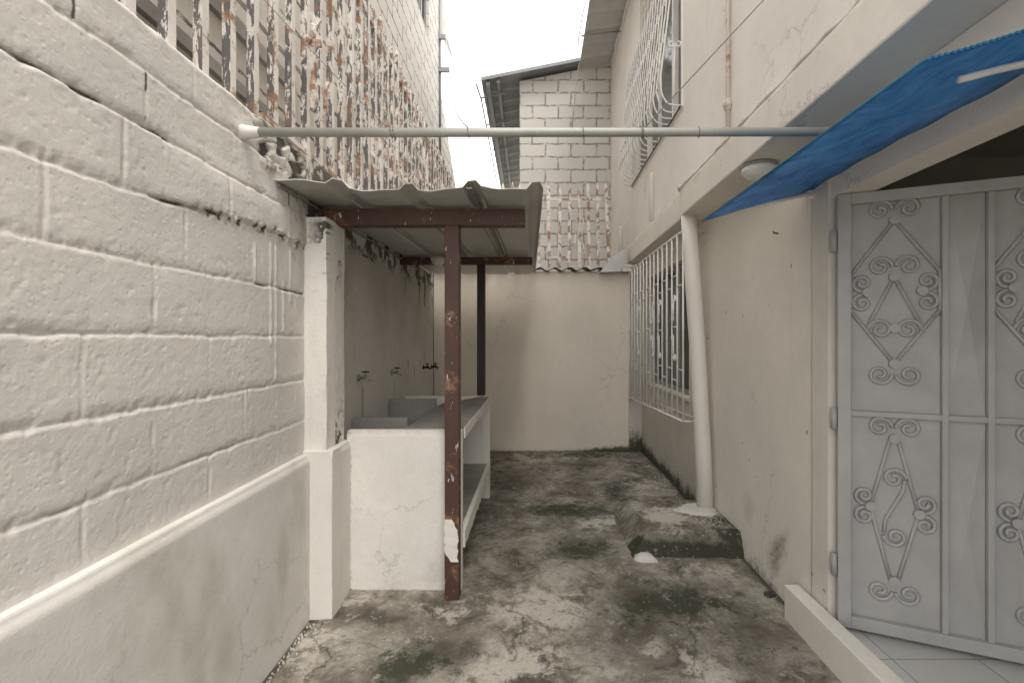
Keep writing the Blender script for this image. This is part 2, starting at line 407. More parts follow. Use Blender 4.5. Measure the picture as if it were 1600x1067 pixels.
def floor_mat():
    m, t, b = nodes('stained concrete'); p = pos(t)
    at = t.nodes.new('ShaderNodeAttribute'); at.attribute_name = 'dirt'
    sp = t.nodes.new('ShaderNodeSeparateColor'); t.links.new(at.outputs['Color'], sp.inputs[0])
    n1 = noise(t, p, 3.1, 10, .74, .5); n2 = noise(t, p, 11, 9, .78, .3); n3 = noise(t, p, 75, 6, .8)
    col = ramp(t, n1, [(.38, (.095, .083, .066)), (.49, (.215, .193, .162)), (.60, (.40, .372, .325))])
    col = mix(t, mth(t, 'MULTIPLY', step(t, n2, .50, .60), .38), col, (.46, .425, .36))
    col = mix(t, mth(t, 'MULTIPLY', step(t, n2, .47, .38), .45), col, (.075, .066, .05))
    col = mix(t, mth(t, 'MULTIPLY', mth(t, 'MULTIPLY', step(t, n3, .45, .7), step(t, noise(t, p, 4.5, 5), .4, .6)), .45), col, (.10, .09, .07))
    nm = mix(t, .22, n2, n1)
    def msk(src, k, a=.3, bb=.62):
        return step(t, mth(t, 'ADD', src, mth(t, 'MULTIPLY', mth(t, 'SUBTRACT', nm, .5), k)), a, bb)
    col = mix(t, mth(t, 'MULTIPLY', msk(sp.outputs[2], 4.0, .34, .66), .85), col, mix(t, step(t, n3, .35, .65), (.42, .39, .335), (.62, .59, .53)))
    col = mix(t, mth(t, 'MULTIPLY', msk(sp.outputs[0], 3.4, .30, .80), .85), col, (.055, .046, .036))
    col = mix(t, mth(t, 'MULTIPLY', msk(sp.outputs[1], 3.6, .28, .75), .9), col, (.032, .038, .022))
    # pale scabs and paint drops
    v = N_(t, 'ShaderNodeTexVoronoi', Scale=34.0); t.links.new(p, v.inputs['Vector'])
    wv = noise(t, p, 2.0, 3)
    dots = mth(t, 'MULTIPLY', step(t, v.outputs['Distance'], .17, .12), step(t, noise(t, p, 5.5, 3), .53, .62))
    scab = mth(t, 'MULTIPLY', step(t, noise(t, p, 17, 9, .7, .2), .575, .60), step(t, noise(t, p, 3.3, 4), .45, .6))
    col = mix(t, mth(t, 'MULTIPLY', scab, .55), col, (.50, .47, .41))
    crk = N_(t, 'ShaderNodeTexVoronoi', Scale=.9); crk.feature = 'DISTANCE_TO_EDGE'
    wv2 = t.nodes.new('ShaderNodeVectorMath'); wv2.operation = 'MULTIPLY_ADD'; cn2 = N_(t, 'ShaderNodeTexNoise', Scale=4.0, Detail=7.0, Roughness=.65); t.links.new(p, cn2.inputs['Vector'])
    t.links.new(cn2.outputs['Color'], wv2.inputs[0]); wv2.inputs[1].default_value = (.3, .3, .3); t.links.new(p, wv2.inputs[2]); t.links.new(wv2.outputs[0], crk.inputs['Vector'])
    col = mix(t, mth(t, 'MULTIPLY', mth(t, 'MULTIPLY', step(t, crk.outputs['Distance'], .006, .002), step(t, noise(t, p, 1.7, 3), .45, .52)), .75), col, (.045, .04, .03))
    col = mix(t, mth(t, 'MULTIPLY', dots, .7), col, (.5, .47, .41))
    v2 = N_(t, 'ShaderNodeTexVoronoi', Scale=70.0); t.links.new(p, v2.inputs['Vector'])
    d2 = mth(t, 'MULTIPLY', step(t, v2.outputs['Distance'], .36, .26), step(t, mth(t, 'ADD', at.outputs['Alpha'], mth(t, 'MULTIPLY', mth(t, 'SUBTRACT', noise(t, p, 22, 4, .7), .5), 2.2)), .62, .72))
    col = mix(t, d2, col, (.66, .63, .57))
    t.links.new(col, b.inputs['Base Color'])
    rg = mix(t, sp.outputs[0], (.85, .85, .85), (.6, .6, .6)); t.links.new(rg, b.inputs['Roughness'])
    b.inputs['Specular IOR Level'].default_value = .3
    h = mix(t, .45, n2, n3)
    bump(t, b, h, .55, .012)
    return m
M['floor'] = floor_mat()

# ================================================================== GEOMETRY
F = 711.0
def at(px, py, Y): return ((px - 840) / F * Y, Y, H + (530 - py) / F * Y)
def fl(px, py):
    Y = H * F / (py - 530); return (px - 840) / F * Y, Y
def XL(y): return -(1.0485 + .035 * y)                      # face of the left block wall

# ---------------- ground and yard floor
g = B(-40, 40, -40, 40, -.3, -.02).build('ground', plain('bare earth', (.36, .33, .28), .95, .5, 8)); tag(g, kind='structure')

fblobs = [  # x px, y px, rx, ry, kind, strength : measured, turned into floor metres
    (640, 1045, 62, 30, 1, 1.0), (700, 1015, 90, 34, 0, .9), (600, 962, 70, 16, 0, .8), (655, 975, 90, 26, 0, .5), (1045, 948, 95, 34, 1, .95),
    (1000, 1000, 110, 60, 0, .55), (905, 860, 60, 26, 1, .8), (885, 797, 80, 11, 1, .9), (800, 757, 46, 22, 0, .8), (965, 772, 22, 22, 1, .7),
    (1180, 1010, 70, 60, 0, .65), (900, 770, 60, 40, 0, .35), (890, 725, 60, 6, 1, .5), (1150, 950, 60, 60, 0, .5), (760, 830, 50, 60, 0, .45),
    (860, 955, 80, 30, 2, .75), (795, 1035, 75, 36, 2, 1.0), (700, 950, 70, 22, 2, .55), (1012, 1010, 26, 16, 2, .95), (1070, 1032, 20, 16, 2, .95), (1120, 1050, 60, 30, 2, .6),
    (470, 1010, 60, 45, 2, .65), (945, 812, 50, 14, 2, .7), (1000, 850, 40, 12, 2, .5), (1110, 895, 90, 18, 2, .45), (560, 945, 60, 16, 2, .4),
    (1050, 735, 60, 22, 2, .35), (1000, 760, 40, 18, 2, .4), (880, 722, 90, 10, 2, .35), (930, 710, 60, 5, 1, .7), (1130, 975, 30, 20, 2, .5), (1225, 1040, 50, 50, 2, .45),
    (1040, 755, 45, 25, 3, .9), (1000, 730, 60, 14, 3, .55), (1190, 895, 20, 30, 3, .3), (850, 765, 70, 30, 3, .1),
]
FX0, FY0 = -1.16, .4
def floor_fn(s, t):
    X = s + FX0; Y = t + FY0
    ch = [np.zeros(X.shape) for _ in range(4)]
    wx = X + .16 * (fbm(X, Y, 5, 31) - .5); wy = Y + .2 * (fbm(X, Y, 5, 47) - .5)
    for px, py, rx, ry, k, st in fblobs:
        cx, cy = fl(px, py); x1, _ = fl(px + rx, py); _, ya = fl(px, py + ry); _, yb = fl(px, py - ry) if py - ry > 560 else (0, cy + .4)
        ax = abs(x1 - cx); ay = (yb - ya) / 2
        d = ((wx - cx) / ax) ** 2 + ((wy - (ya + yb) / 2) / ay) ** 2
        ch[k] = np.maximum(ch[k], st * np.exp(-d * .9))
    near = ss(1.8, .6, Y)
    ch[0] = np.maximum(ch[0], near * .5 * fbm(X, Y, 2, 3))
    # grime lines where the floor meets the walls, moss at the far end
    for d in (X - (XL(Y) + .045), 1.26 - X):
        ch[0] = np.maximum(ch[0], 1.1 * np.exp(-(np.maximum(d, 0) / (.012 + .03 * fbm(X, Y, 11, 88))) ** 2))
    ch[1] = np.maximum(ch[1], .8 * np.exp(-(np.maximum(1.25 - X, 0) / .05) ** 2) * ss(2.2, 3.2, Y) * fbm(X, Y, 6, 4))
    ch[1] = np.maximum(ch[1], np.exp(-((5.44 - Y) / .05) ** 2) * (.4 + .5 * ss(.2, .9, X)))
    # crack line
    z = .010 * (fbm(X, Y, 1.3, 5) - .5) + .004 * (fbm(X, Y, 9, 6) - .5) + .002 * (fbm(X, Y, 40, 8, 3) - .5)
    dk = np.exp(-(((X - .58) - .05 * np.sin(Y * 3)) / .012) ** 2) * ss(3.2, 3.6, Y)
    ch[0] = np.maximum(ch[0], .0 * dk)
    return z, ch
o = sheet('yard_floor', (FX0, FY0, 0), (1, 0, 0), (0, 1, 0), (0, 0, 1), 2.5, 5.25, .0085, floor_fn, M['floor'], .12); tag(o, kind='structure')
o = sheet('yard_floor', (-1.3, -4, -.003), (1, 0, 0), (0, 1, 0), (0, 0, 1), 2.7, 4.4, .05, lambda s, t: (0 * s, [0 * s, 0 * s, 0 * s + .2, 0 * s]), M['floor'], .1); tag(o, kind='structure')
o = sheet('yard_floor', (-1.3, 5.64, -.003), (1, 0, 0), (0, 1, 0), (0, 0, 1), 3.5, 10, .1, lambda s, t: (0 * s, [0 * s, 0 * s, 0 * s + .2, 0 * s]), M['floor'], .1); tag(o, kind='structure')

# ---------------- left block wall
lw = thing('block_wall', 'long painted concrete block wall with cracked joints above a smooth plinth on the left', 'wall', (-1.1, 1.2, 0))
ULW = (-.035, 1, 0); NLW = (1, .035, 0)
hj = [(.949, .8), (1.148, 1.0), (1.353, 1.0), (1.558, .7), (1.735, 1.0), (1.927, 1.3), (2.088, 1.1)]
vj = {0: [.86, 1.292, 1.7216, 2.1], 1: [.66, 1.0865, 1.527, 1.94], 2: [.86, 1.30, 1.715, 2.1], 3: [1.0, 1.42, 1.83], 4: [.8, 1.2, 1.62, 2.02], 5: [.85, 1.269, 1.653, 2.05], 6: [.66, 1.065, 1.455, 1.85]}
def leftwall_fn(y0, z0, far=False):
    def fn(s, t):
        Y = s * .9994 + y0; Z = t + z0
        a = fbm(Y, Z, 3.0, 11); b = fbm(Y, Z, 16, 21); c = fbm(Y, Z, 55, 33, 3)
        d = .006 * (a - .5) + .0008 * (b - .5) + .0014 * (c - .5)
        pits = ss(.70, .80, fbm(Y, Z, 48, 91, 2)); d -= .0012 * pits
        R_ = np.zeros(Y.shape); G_ = np.zeros(Y.shape); B_ = np.zeros(Y.shape)
        k0 = .45 if far else 1.0
        rise = .055 * ss(1.0, 2.0, Y)
        rows = [z0] + [h for h, _ in hj] + [2.3]
        for i, (zk, st) in enumerate(hj):
            zz = zk + (rise if i == 4 else 0) + .012 * (fbm(Y, 0 * Y + i, 5, 61) - .5) + .008 * (fbm(Y, 0 * Y + i, 22, 62) - .5)
            if far and i == 5: zz = 1.90 + 0 * Y + .02 * (fbm(Y, 0 * Y, 6, 66) - .5)
            mod = st * (.35 + .9 * fbm(Y, 0 * Y + i * 3, 4, 71)) * k0
            e = Z - zz
            d -= .0060 * mod * np.exp(-(e / .0050) ** 2)
            d -= .0018 * mod * np.exp(-((e - .010) / .012) ** 2)          # overhung upper lip
            d += .0008 * mod * np.exp(-((e + .009) / .006) ** 2)
            chip = np.exp(-((e - .004) / .016) ** 2) * ss(.58, .68, fbm(Y, Z, 32, 83 + i, 3)); d -= .0045 * chip * mod          # bead of mortar below
            ck = ss(.60, .70, fbm(Y, 0 * Y + i * 7, 3.2, 81)) * np.exp(-((e - .001) / .005) ** 2)
            if i in (5, 6) or (i == 4): ck *= 1.0
            elif i == 3: ck *= .7
            else: ck *= .35
            R_ = np.maximum(R_, ck * (1.0 if not far else (1.0 if i == 5 else .1))); d -= .008 * ck
        if not far:
            rws = [(.79, .949), (.949, 1.148), (1.148, 1.353), (1.353, 1.558), (1.558, 1.76), (1.76, 1.927), (1.927, 2.088), (2.088, 2.25)]
            names = {1: 0, 2: 1, 3: 2, 4: 3, 5: 4, 6: 5, 7: 6, 0: 1}
            for r, (za, zb) in enumerate(rws):
                for j, yk in enumerate(vj[names[r]]):
                    m = ss(za - .004, za + .006, Z) * ss(zb + .004, zb - .006, Z)
                    e = Y - yk - .010 * (fbm(Z, 0 * Z + yk * 5, 12, 63) - .5)
                    mod = (.15 + .8 * _h(np.array([r]), np.array([j]), 3)[0]) * (.3 + 1.3 * ss(.35, .65, fbm(Z, 0 * Z + j * 3 + r, 14, 84)))
                    d -= .0036 * mod * m * np.exp(-(e / .0045) ** 2)
                    d += .0004 * mod * m * np.exp(-((e - .010) / .006) ** 2)
                    if r >= 6: R_ = np.maximum(R_, m * np.exp(-(e / .004) ** 2) * ss(.52, .64, fbm(Z, 0 * Z + j, 9, 7)))
            # thick render above the ragged joint, broken lumps along it
            ze = 1.735 + rise + .02 * (fbm(Y, 0 * Y, 14, 65) - .5)
            d += .012 * ss(1.25, 1.5, Y) * ss(ze - .004, ze + .006, Z) * ss(1.98, 1.86, Z)
            band = np.exp(-((Z - ze) / .02) ** 2) * ss(1.38, 1.6, Y)
            l1 = fbm(Y, Z, 38, 77, 3)
            d += band * .022 * (l1 - .42); R_ = np.maximum(R_, band * ss(.44, .34, l1) * .9)
            # paint runs
            for yk, za, zb in ((1.79, 1.55, 1.72), (1.90, 1.3, 1.75), (1.94, 1.15, 1.75), (2.0, 1.36, 1.6), (2.06, 1.5, 1.76)):
                e = Y - yk - .006 * (vn(Z * 9, 0 * Z + yk * 7, 4) - .5)
                d += .0055 * np.exp(-(e / .005) ** 2) * ss(za, za + .02, Z) * ss(zb, zb - .02, Z) * (.5 + vn(Z * 30, 0 * Z, 3))
            # grime next to the pillar and under the roof
            gr = ss(1.95, 2.15, Y) * ss(1.45, 1.9, Z) * fbm(Y, Z, 9, 12)
            R_ = np.maximum(R_, 1.0 * gr * (fbm(Y, Z * .3, 26, 13) > .52) * .8)
            B_ = np.maximum(B_, .75 * ss(2.0, 2.18, Y) * ss(1.2, 1.7, Z) * fbm(Y, Z * .3, 12, 14))
            # peeled plaster corner
            ed = .06 * (fbm(Y, Z, 9, 41) - .5)
            pk = ss(1.78, 1.86, Y + ed + (Z - 2.1) * .25) * ss(2.03, 2.06, Z + ed * .6)
            cid, eg = cells(Y + .03 * (fbm(Y, Z, 10, 2) - .5), Z * 1.6 + .03 * (fbm(Y, Z, 10, 9) - .5), 15, 8)
            plate = (cid > .30)
            d += pk * (np.where(plate, .004 + .010 * cid, -.008) + .004 * (c - .5)) * ss(0, .12, eg)
            d -= pk * .006 * (1 - ss(0, .10, eg))
            R_ = np.maximum(R_, pk * np.where(plate, ss(.07, .0, eg) * .9, .85))
            B_ = np.maximum(B_, pk * plate * (.3 + .5 * (cid > .75)))
            # rounded broken top
            tb = 2.24 + .012 * (fbm(Y, 0 * Y, 8, 5) - .5)
            d -= .05 * np.clip((Z - (tb - .03)) / .04, 0, 1) ** 2
            lm = np.exp(-((Z - 2.222) / .02) ** 2)
            d += .01 * lm * (fbm(Y, Z, 18, 55) - .3)
        else:
            top = ss(1.82, 2.0, Z + .1 * (fbm(Y, Z, 4, 3) - .5))
            st = fbm(Y, Z * .15, 15, 15)
            R_ = np.maximum(R_, .9 * top * ss(.42, .62, fbm(Y, Z, 9, 16)))
            R_ = np.maximum(R_, ss(.60, .72, st) * ss(1.45, 1.95, Z) * ss(3.6, 4.6, Y) * .95)
            B_ = np.maximum(B_, .5 * ss(1.0, 1.9, Z) * fbm(Y, Z, 3, 17) + .2)
            R_ = np.maximum(R_, .9 * np.exp(-((Y - 5.42) / .03) ** 2))
            for yk, wv, za, zb, s_ in ((3.0, .02, .85, 1.06, .8), (3.75, .035, .9, 1.04, .45)):
                B_ = np.maximum(B_, s_ * np.exp(-((Y - yk) / wv) ** 2) * ss(za - .2, za, Z) * ss(zb, zb - .05, Z))
            for yk, zk in ((4.45, 1.03), (4.9, 1.15), (4.7, 1.1), (4.2, 1.12)):
                R_ = np.maximum(R_, np.exp(-((Y - yk) / .012) ** 2 - ((Z - zk) / .05) ** 2))
        R_ = np.maximum(R_, pits * 0)
        return d, [R_, G_, B_, 0 * Y]
    return fn
y0 = .45
sheet('wall_face', (XL(y0), y0, .75), ULW, (0, 0, 1), NLW, 1.78, 1.50, .0058, leftwall_fn(y0, .75), M['left'], .16, lw)
y0 = 2.23
sheet('wall_face', (XL(y0), y0, 0), ULW, (0, 0, 1), NLW, 3.3, 2.24, .011, leftwall_fn(y0, 0, True), M['left'], .16, lw)
def plinth_fn(y0):
    def fn(s, t):
        Y = s + y0
        d = .008 * (fbm(Y, t, 2.2, 3) - .5) + .0025 * (fbm(Y, t, 12, 4) - .5)
        d -= .012 * np.clip((t - .775) / .02, 0, 1) ** 2
        d += .006 * (fbm(Y, 0 * t, 6, 19) - .5) * ss(.7, .79, t)
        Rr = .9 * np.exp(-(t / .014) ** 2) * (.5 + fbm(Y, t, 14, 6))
        Bb = .7 * ss(.45, .80, fbm(Y * 1.6, t * .6, 3.0, 28)) * ss(.05, .2, t)
        Bb = np.maximum(Bb, .95 * np.exp(-((Y - 1.93) / .05) ** 2 - ((t - .42) / .16) ** 2))
        Bb = np.maximum(Bb, .8 * np.exp(-((Y - 1.55) / .07) ** 2 - ((t - .30) / .12) ** 2))
        return d, [Rr, 0 * t, Bb, 0 * t]
    return fn
y0 = .45
sheet('plinth', (XL(y0) + .036, y0, -.02), ULW, (0, 0, 1), NLW, 1.76, .81, .01, plinth_fn(y0), M['plinth'], .10, lw)
YB = -.9
mb = MB(); mb.hexa([(XL(YB) - .16, YB, 0), (XL(YB), YB, 0), (XL(.45), .45, 0), (XL(.45) - .16, .45, 0), (XL(YB) - .16, YB, 2.24), (XL(YB), YB, 2.24), (XL(.45), .45, 2.24), (XL(.45) - .16, .45, 2.24)])
mb.build('wall_face', M['left'], lw)
mb = MB(); mb.hexa([(XL(YB), YB, 0), (XL(YB) + .036, YB, 0), (XL(.45) + .036, .45, 0), (XL(.45), .45, 0), (XL(YB), YB, .79), (XL(YB) + .036, YB, .79), (XL(.45) + .036, .45, .79), (XL(.45), .45, .79)])
mb.build('plinth', M['plinth'], lw)

# rubble lumps on the broken wall corner
rng = random.Random(3)
def lump(c, r, seed, m, name, label, cat, group=None, sq=(1, 1, 1)):
    q = random.Random(seed); mb = MB(); n = 9; k = 6; vs = []
    for i in range(k + 1):
        ph = math.pi * i / k
        for j in range(n):
            th = 2 * math.pi * j / n; rr = r * (1 + .35 * (q.random() - .5))
            vs.append((rr * math.sin(ph) * math.cos(th) * sq[0], rr * math.sin(ph) * math.sin(th) * sq[1], rr * math.cos(ph) * sq[2]))
    fs = [(i * n + j, i * n + (j + 1) % n, (i + 1) * n + (j + 1) % n, (i + 1) * n + j) for i in range(k) for j in range(n)]
    o = thing_mesh(mb.add([(v[0], v[1], v[2]) for v in vs], fs, False), name, m, c)
    return tag(o, label, cat, group)
def thing_mesh(mb, name, m, c):
    o = mb.build(name, m); o.location = c; return o

mbx = MB(); q = random.Random(21)
for k in range(150):
    y = q.uniform(1.7, 2.15) if k < 70 else q.uniform(2.7, 5.3); x = XL(y) + .045 + abs(q.gauss(0, .02)) if k < 70 else 1.24 - abs(q.gauss(0, .07))
    if k > 110: y = q.uniform(5.2, 5.41); x = q.uniform(-.3, 1.2)
    rr = q.uniform(.002, .0065) * (1 if k < 70 else 1.2); n_ = 6; z0 = .004
    if k >= 70 and 2.75 < y < 3.55: continue
    base = [(x + rr * math.cos(a * math.pi / 3) * q.uniform(.7, 1.3), y + rr * math.sin(a * math.pi / 3) * q.uniform(.7, 1.3), -.004) for a in range(6)]
    top = [(x + (b_[0] - x) * .6, y + (b_[1] - y) * .6, z0 + rr * q.uniform(.4, 1.1)) for b_ in base]
    mbx.add(base + top, [(5, 4, 3, 2, 1, 0), (6, 7, 8, 9, 10, 11)] + [(i, (i + 1) % 6, 6 + (i + 1) % 6, 6 + i) for i in range(6)])
o = mbx.build('plaster_crumbs', M['debris']); tag(o, 'loose pale plaster crumbs along the edges of the yard floor', 'debris', None, 'stuff')

# ---------------- pillar
pl = thing('masonry_pillar', 'square whitewashed masonry pillar standing against the left wall where the sink shed begins', 'pillar', (-1.05, 2.3, 0))
def pil_fn(Lv, side):
    def fn(s, t):
        d = .006 * (fbm(s + side, t, 5, 8) - .5) + .004 * (fbm(s + side, t, 22, 9) - .5) + .0015 * (fbm(s, t, 70, 10, 2) - .5)
        r = .95 * ss(.57, .68, fbm(s, t, 12, 12 + side)) * ss(Lv - .45, Lv, t) + ss(.71, .75, fbm(s, t, 30, 14 + side, 3)) * .8 * ss(.3, 1.2, t)
        if side: r = np.maximum(r, .75 * ss(.50, .62, fbm(s, t, 16, 18)) * ss(.35, .0, t))
        d -= .004 * (r > .4)
        return d, [r, 0 * r, .35 * fbm(s, t, 3, 15), 0 * r]
    return fn
def pl_low(side):
    def fn(s, t):
        d = .004 * (fbm(s + side, t, 5, 38) - .5) - .008 * np.clip((t - .79) / .02, 0, 1)
        r = .9 * np.exp(-(t / .02) ** 2) * (.4 + fbm(s, t, 20, 39)); d = d - .006 * (fbm(s, t, 30, 4) > .55) * np.exp(-(t / .03) ** 2)
        return d, [r, 0 * r, 0 * r, 0 * r]
    return fn
sheet('upper_shaft', (-1.155, 2.20, .79), (1, 0, 0), (0, 0, 1), (0, -1, 0), .133, 1.14, .007, pil_fn(1.14, 0), M['pillar'], .1, pl)
sheet('upper_shaft', (-1.022, 2.2005, .79), (-.03, 1, 0), (0, 0, 1), (1, .03, 0), .225, 1.136, .007, pil_fn(1.14, 1), M['pillar'], .12, pl)
sheet('plinth', (-1.15, 2.178, -.02), (1, 0, 0), (0, 0, 1), (0, -1, 0), .166, .825, .008, pl_low(0), M['white'], .1, pl)
sheet('plinth', (-.984, 2.1785, -.02), (-.06, 1, 0), (0, 0, 1), (1, .06, 0), .262, .822, .008, pl_low(1), M['white'], .13, pl)
B(-1.15, -1.03, 2.21, 2.42, .75, 1.929).build('core', M['pillar'], pl)

# ---------------- wash counter
wc = thing('wash_counter', 'whitewashed concrete laundry counter with sinks and an open shelf under the tin roof', 'laundry sink', (-.7, 2.43, 0))
def endp_fn(s, t):
    d = .006 * (fbm(s, t, 4, 50) - .5) + .0025 * (fbm(s, t, 18, 51) - .5) - .01 * np.clip((t - .84) / .012, 0, 1)
    r = np.exp(-(t / .012) ** 2) * .9 * (.4 + fbm(s, t, 16, 53)) + .5 * np.exp(-((s - .015) / .015) ** 2) * fbm(s, t, 20, 54)
    b = .3 * ss(.45, .75, fbm(s * .7, t, 3.3, 55)) * ss(.45, .1, t) + .4 * ss(.82, .85, t)
    return d, [r, 0 * r, b, 0 * r]
sheet('end_panel', (-1.02, 2.43, -.01), (1, 0, 0), (0, 0, 1), (0, -1, 0), .613, .86, .009, endp_fn, M['counter'], .055, wc)
B(-.47, -.405, 3.83, 3.89, 0, .862).build('end_panel', M['counter'], wc, .004)
B(-1.12, -.471, 3.83, 3.885, 0, .86).build('end_panel', M['counter'], wc, .004)
# washboard slab: ridged, sloping towards the basins
mb = MB(); ys = [2.487 + i * (3.828 - 2.487) / 60 for i in range(61)]
vs = []; fs = []
for i, y in enumerate(ys):
    rz = .004 if i % 2 else 0
    for x, z, k in ((-.405, .855, 0), (-.47, .862, 0), (-.80, .80, rz), (-.80, .74, 0), (-.47, .79, 0), (-.405, .79, 0)): vs.append((x, y, z + k))
for i in range(60):
    for k in range(6): fs.append((i * 6 + k, i * 6 + (k + 1) % 6, (i + 1) * 6 + (k + 1) % 6, (i + 1) * 6 + k))
fs += [tuple(range(6)), tuple(range(360, 366))]
mb.add(vs, fs).build('washboard', M['cement'], wc)
B(-1.16, -.802, 2.487, 3.828, .46, .52).build('basin_floor', M['cement'], wc)
B(-.80, -.76, 2.487, 3.828, .40, .735).build('basin_front', M['cement'], wc)
for yy, xr in ((2.80, -.76), (3.58, -.70)):
    B(XL(yy) - .0, -.802, yy, yy + .045, .521, .855 + (.012 if yy > 3 else 0)).build('basin_divider', M['cement'], wc, .006)
def shelf_edge(s, t):
    return .006 * (fbm(s, t, 9, 44) - .5), [.3 * fbm(s, t, 10, 3), 0 * s, .3 + 0 * s, 0 * s]
mb = MB(); vs = []; fs = []; n = 40                       # shelf with a ragged cast edge
q = random.Random(8)
for i in range(n + 1):
    y = 2.487 + i * (3.828 - 2.487) / n; j = q.uniform(-.01, .012)
    for x, z in ((-1.12, .29), (-.415 + j * .5, .295), (-.412 + j, .22 + j), (-1.12, .22)): vs.append((x, y, z))
for i in range(n):
    for k in range(4): fs.append((i * 4 + k, i * 4 + (k + 1) % 4, (i + 1) * 4 + (k + 1) % 4, (i + 1) * 4 + k))
fs += [(0, 1, 2, 3), (n * 4 + 3, n * 4 + 2, n * 4 + 1, n * 4)]
mb.add(vs, fs).build('shelf', M['cement'], wc)
mb = MB(); q = random.Random(18); vs = []; fs = []
for i in range(n + 1):                                       # painted lip of the shelf
    y = 2.487 + i * (3.828 - 2.487) / n; j = q.uniform(-.016, .016)
    for x, z in ((-.425, .298), (-.398, .296), (-.396, .215 + j), (-.425, .212 + j)): vs.append((x, y, z))
for i in range(n):
    for k in range(4): fs.append((i * 4 + k, i * 4 + (k + 1) % 4, (i + 1) * 4 + (k + 1) % 4, (i + 1) * 4 + k))
fs += [(0, 1, 2, 3), (n * 4 + 3, n * 4 + 2, n * 4 + 1, n * 4)]
mb.add(vs, fs).build('shelf_lip', M['counter'], wc)
B(-.404, -.396, 2.487, 3.835, .80, .858).build('top_lip', M['counter'], wc, .002)

# taps
def tap(i, px, py, lab, mat):
    u = (840 - px) / F; Y = 1.0485 / (u - .035); z = H + (530 - py) / F * Y; x = XL(Y)
    t = thing('water_tap', lab, 'tap', (x, Y, z), 'taps on the wall above the sinks')
    MB().lathe([(.024, 0), (.024, .006), (.012, .010)], (x + .001, Y, z), 14, 'x').build('wall_flange', mat, t)
    MB().tube([(x, Y, z), (x + .035, Y, z), (x + .05, Y, z + .004), (x + .068, Y, z - .004), (x + .076, Y, z - .022)], [.009, .010, .012, .009, .008], 10).build('spout', mat, t)
    MB().tube([(x + .045, Y, z + .005), (x + .045, Y, z + .036)], [.008, .005], 8).build('valve_stem', mat, t)
    MB().tube([(x + .045, Y - .022, z + .038), (x + .045, Y + .022, z + .038)], .005, 6).build('handle', M['dark'], t)
    MB().tube([(x + .022, Y, z + .037), (x + .068, Y, z + .037)], .0045, 6).build('handle', M['dark'], t)
tap(0, 560, 590, 'water tap on the sink wall nearest the masonry pillar above a brown stain', M['brass'])
tap(1, 612, 582, 'second water tap from the masonry pillar on the sink wall', M['brass'])
tap(2, 661, 574, 'dark water tap on the sink wall beside the corner one', M['dark'])
tap(3, 674, 573, 'dark water tap closest to the far corner of the sink wall', M['dark'])

# ---------------- lean-to roof over the counter
rt = thing('tin_roof_shelter', 'low tin roof shelter on brown steel posts and beams over the laundry counter', 'shelter', (-.45, 2.37, 0))
def roof_prof():
    pts = [(-1.235, 0)]
    for xc in (-1.19, -.89, -.59, -.295, -.005):
        pts += [(xc - .045, .0), (xc - .020, .024), (xc + .016, .024), (xc + .040, .0)] if xc < -.1 else [(xc - .045, 0), (xc - .02, .028), (xc + .015, .028), (xc + .032, -.005)]
    out = []
    for a, b in zip(pts, pts[1:]):
        n = max(1, int((b[0] - a[0]) / .025))
        for k in range(n): out.append((a[0] + (b[0] - a[0]) * k / n, a[1] + (b[1] - a[1]) * k / n))
    out.append(pts[-1]); return out
pr = roof_prof(); n = len(pr); ny = 40; vs = []; fs = []
for lay in (0, .0035):
    for j in range(ny + 1):
        y = 2.07 + j * (5.2 - 2.07) / ny
        for x, z in pr:
            e = math.exp(-(j / 2.2) ** 2)
            wob = e * (.007 * math.sin(x * 19 + 1) + .003 * math.sin(x * 41))
            yy = y + e * .02 * math.sin(x * 7) - .15 * (1 - j / ny) ** 3 * min(1, max(0, (-.75 - x) / .45))
            vs.append((x - .018 * (y - 2.07) * (x > -.2) , yy, 2.022 + .019 * (y - 2.07) + z + lay + wob))
K = (ny + 1) * n
for j in range(ny):
    for i in range(n - 1):
        a = j * n + i; fs.append((a, a + n, a + n + 1, a + 1)); fs.append((K + a, K + a + 1, K + a + n + 1, K + a + n))
for i in range(n - 1): fs.append((i, i + 1, K + i + 1, K + i)); a = ny * n + i; fs.append((a + 1, a, K + a, K + a + 1))
for j in range(ny):
    a = j * n; fs.append((a + n, a, K + a, K + a + n)); a = j * n + n - 1; fs.append((a, a + n, K + a + n, K + a))
MB().add(vs, fs).build('roof_sheet', M['roof'], rt)
B(-1.15, -.065, 2.335, 2.40, 1.925, 2.010).build('beam', M['brown'], rt, .003)
B(-1.2, -.045, 3.92, 3.98, 1.985, 2.048).build('beam', M['brown'], rt, .003)
B(-.478, -.404, 2.335, 2.40, 0, 1.925).build('post', M['brown'], rt, .004)
B(-.522, -.455, 3.915, 3.985, 0, 1.985).build('post', M['darksteel'], rt, .004)
mb = MB(); vs = []; q = random.Random(2)                     # plaster smear at the foot of the near post
for zz in range(13):
    z = .20 + zz * .018; e = .0035 + q.uniform(-.001, .003)
    lo = -.480 + (.03 * max(0, 3 - zz) / 3 + q.uniform(-.002, .006)); hi = -.404 - (.028 * max(0, zz - 8) / 4 + q.uniform(0, .012)); e *= .5; vs += [(lo, 2.3335 - e, z), (hi, 2.3335 - e, z), (hi, 2.3345, z), (lo, 2.3345, z)]
fs = []
for i in range(12):
    for k in range(4): fs.append((i * 4 + k, i * 4 + (k + 1) % 4, (i + 1) * 4 + (k + 1) % 4, (i + 1) * 4 + k))
fs += [(0, 1, 2, 3), (51, 50, 49, 48)]
MB().add(vs, fs).build('plaster_smear', M['white'], rt)
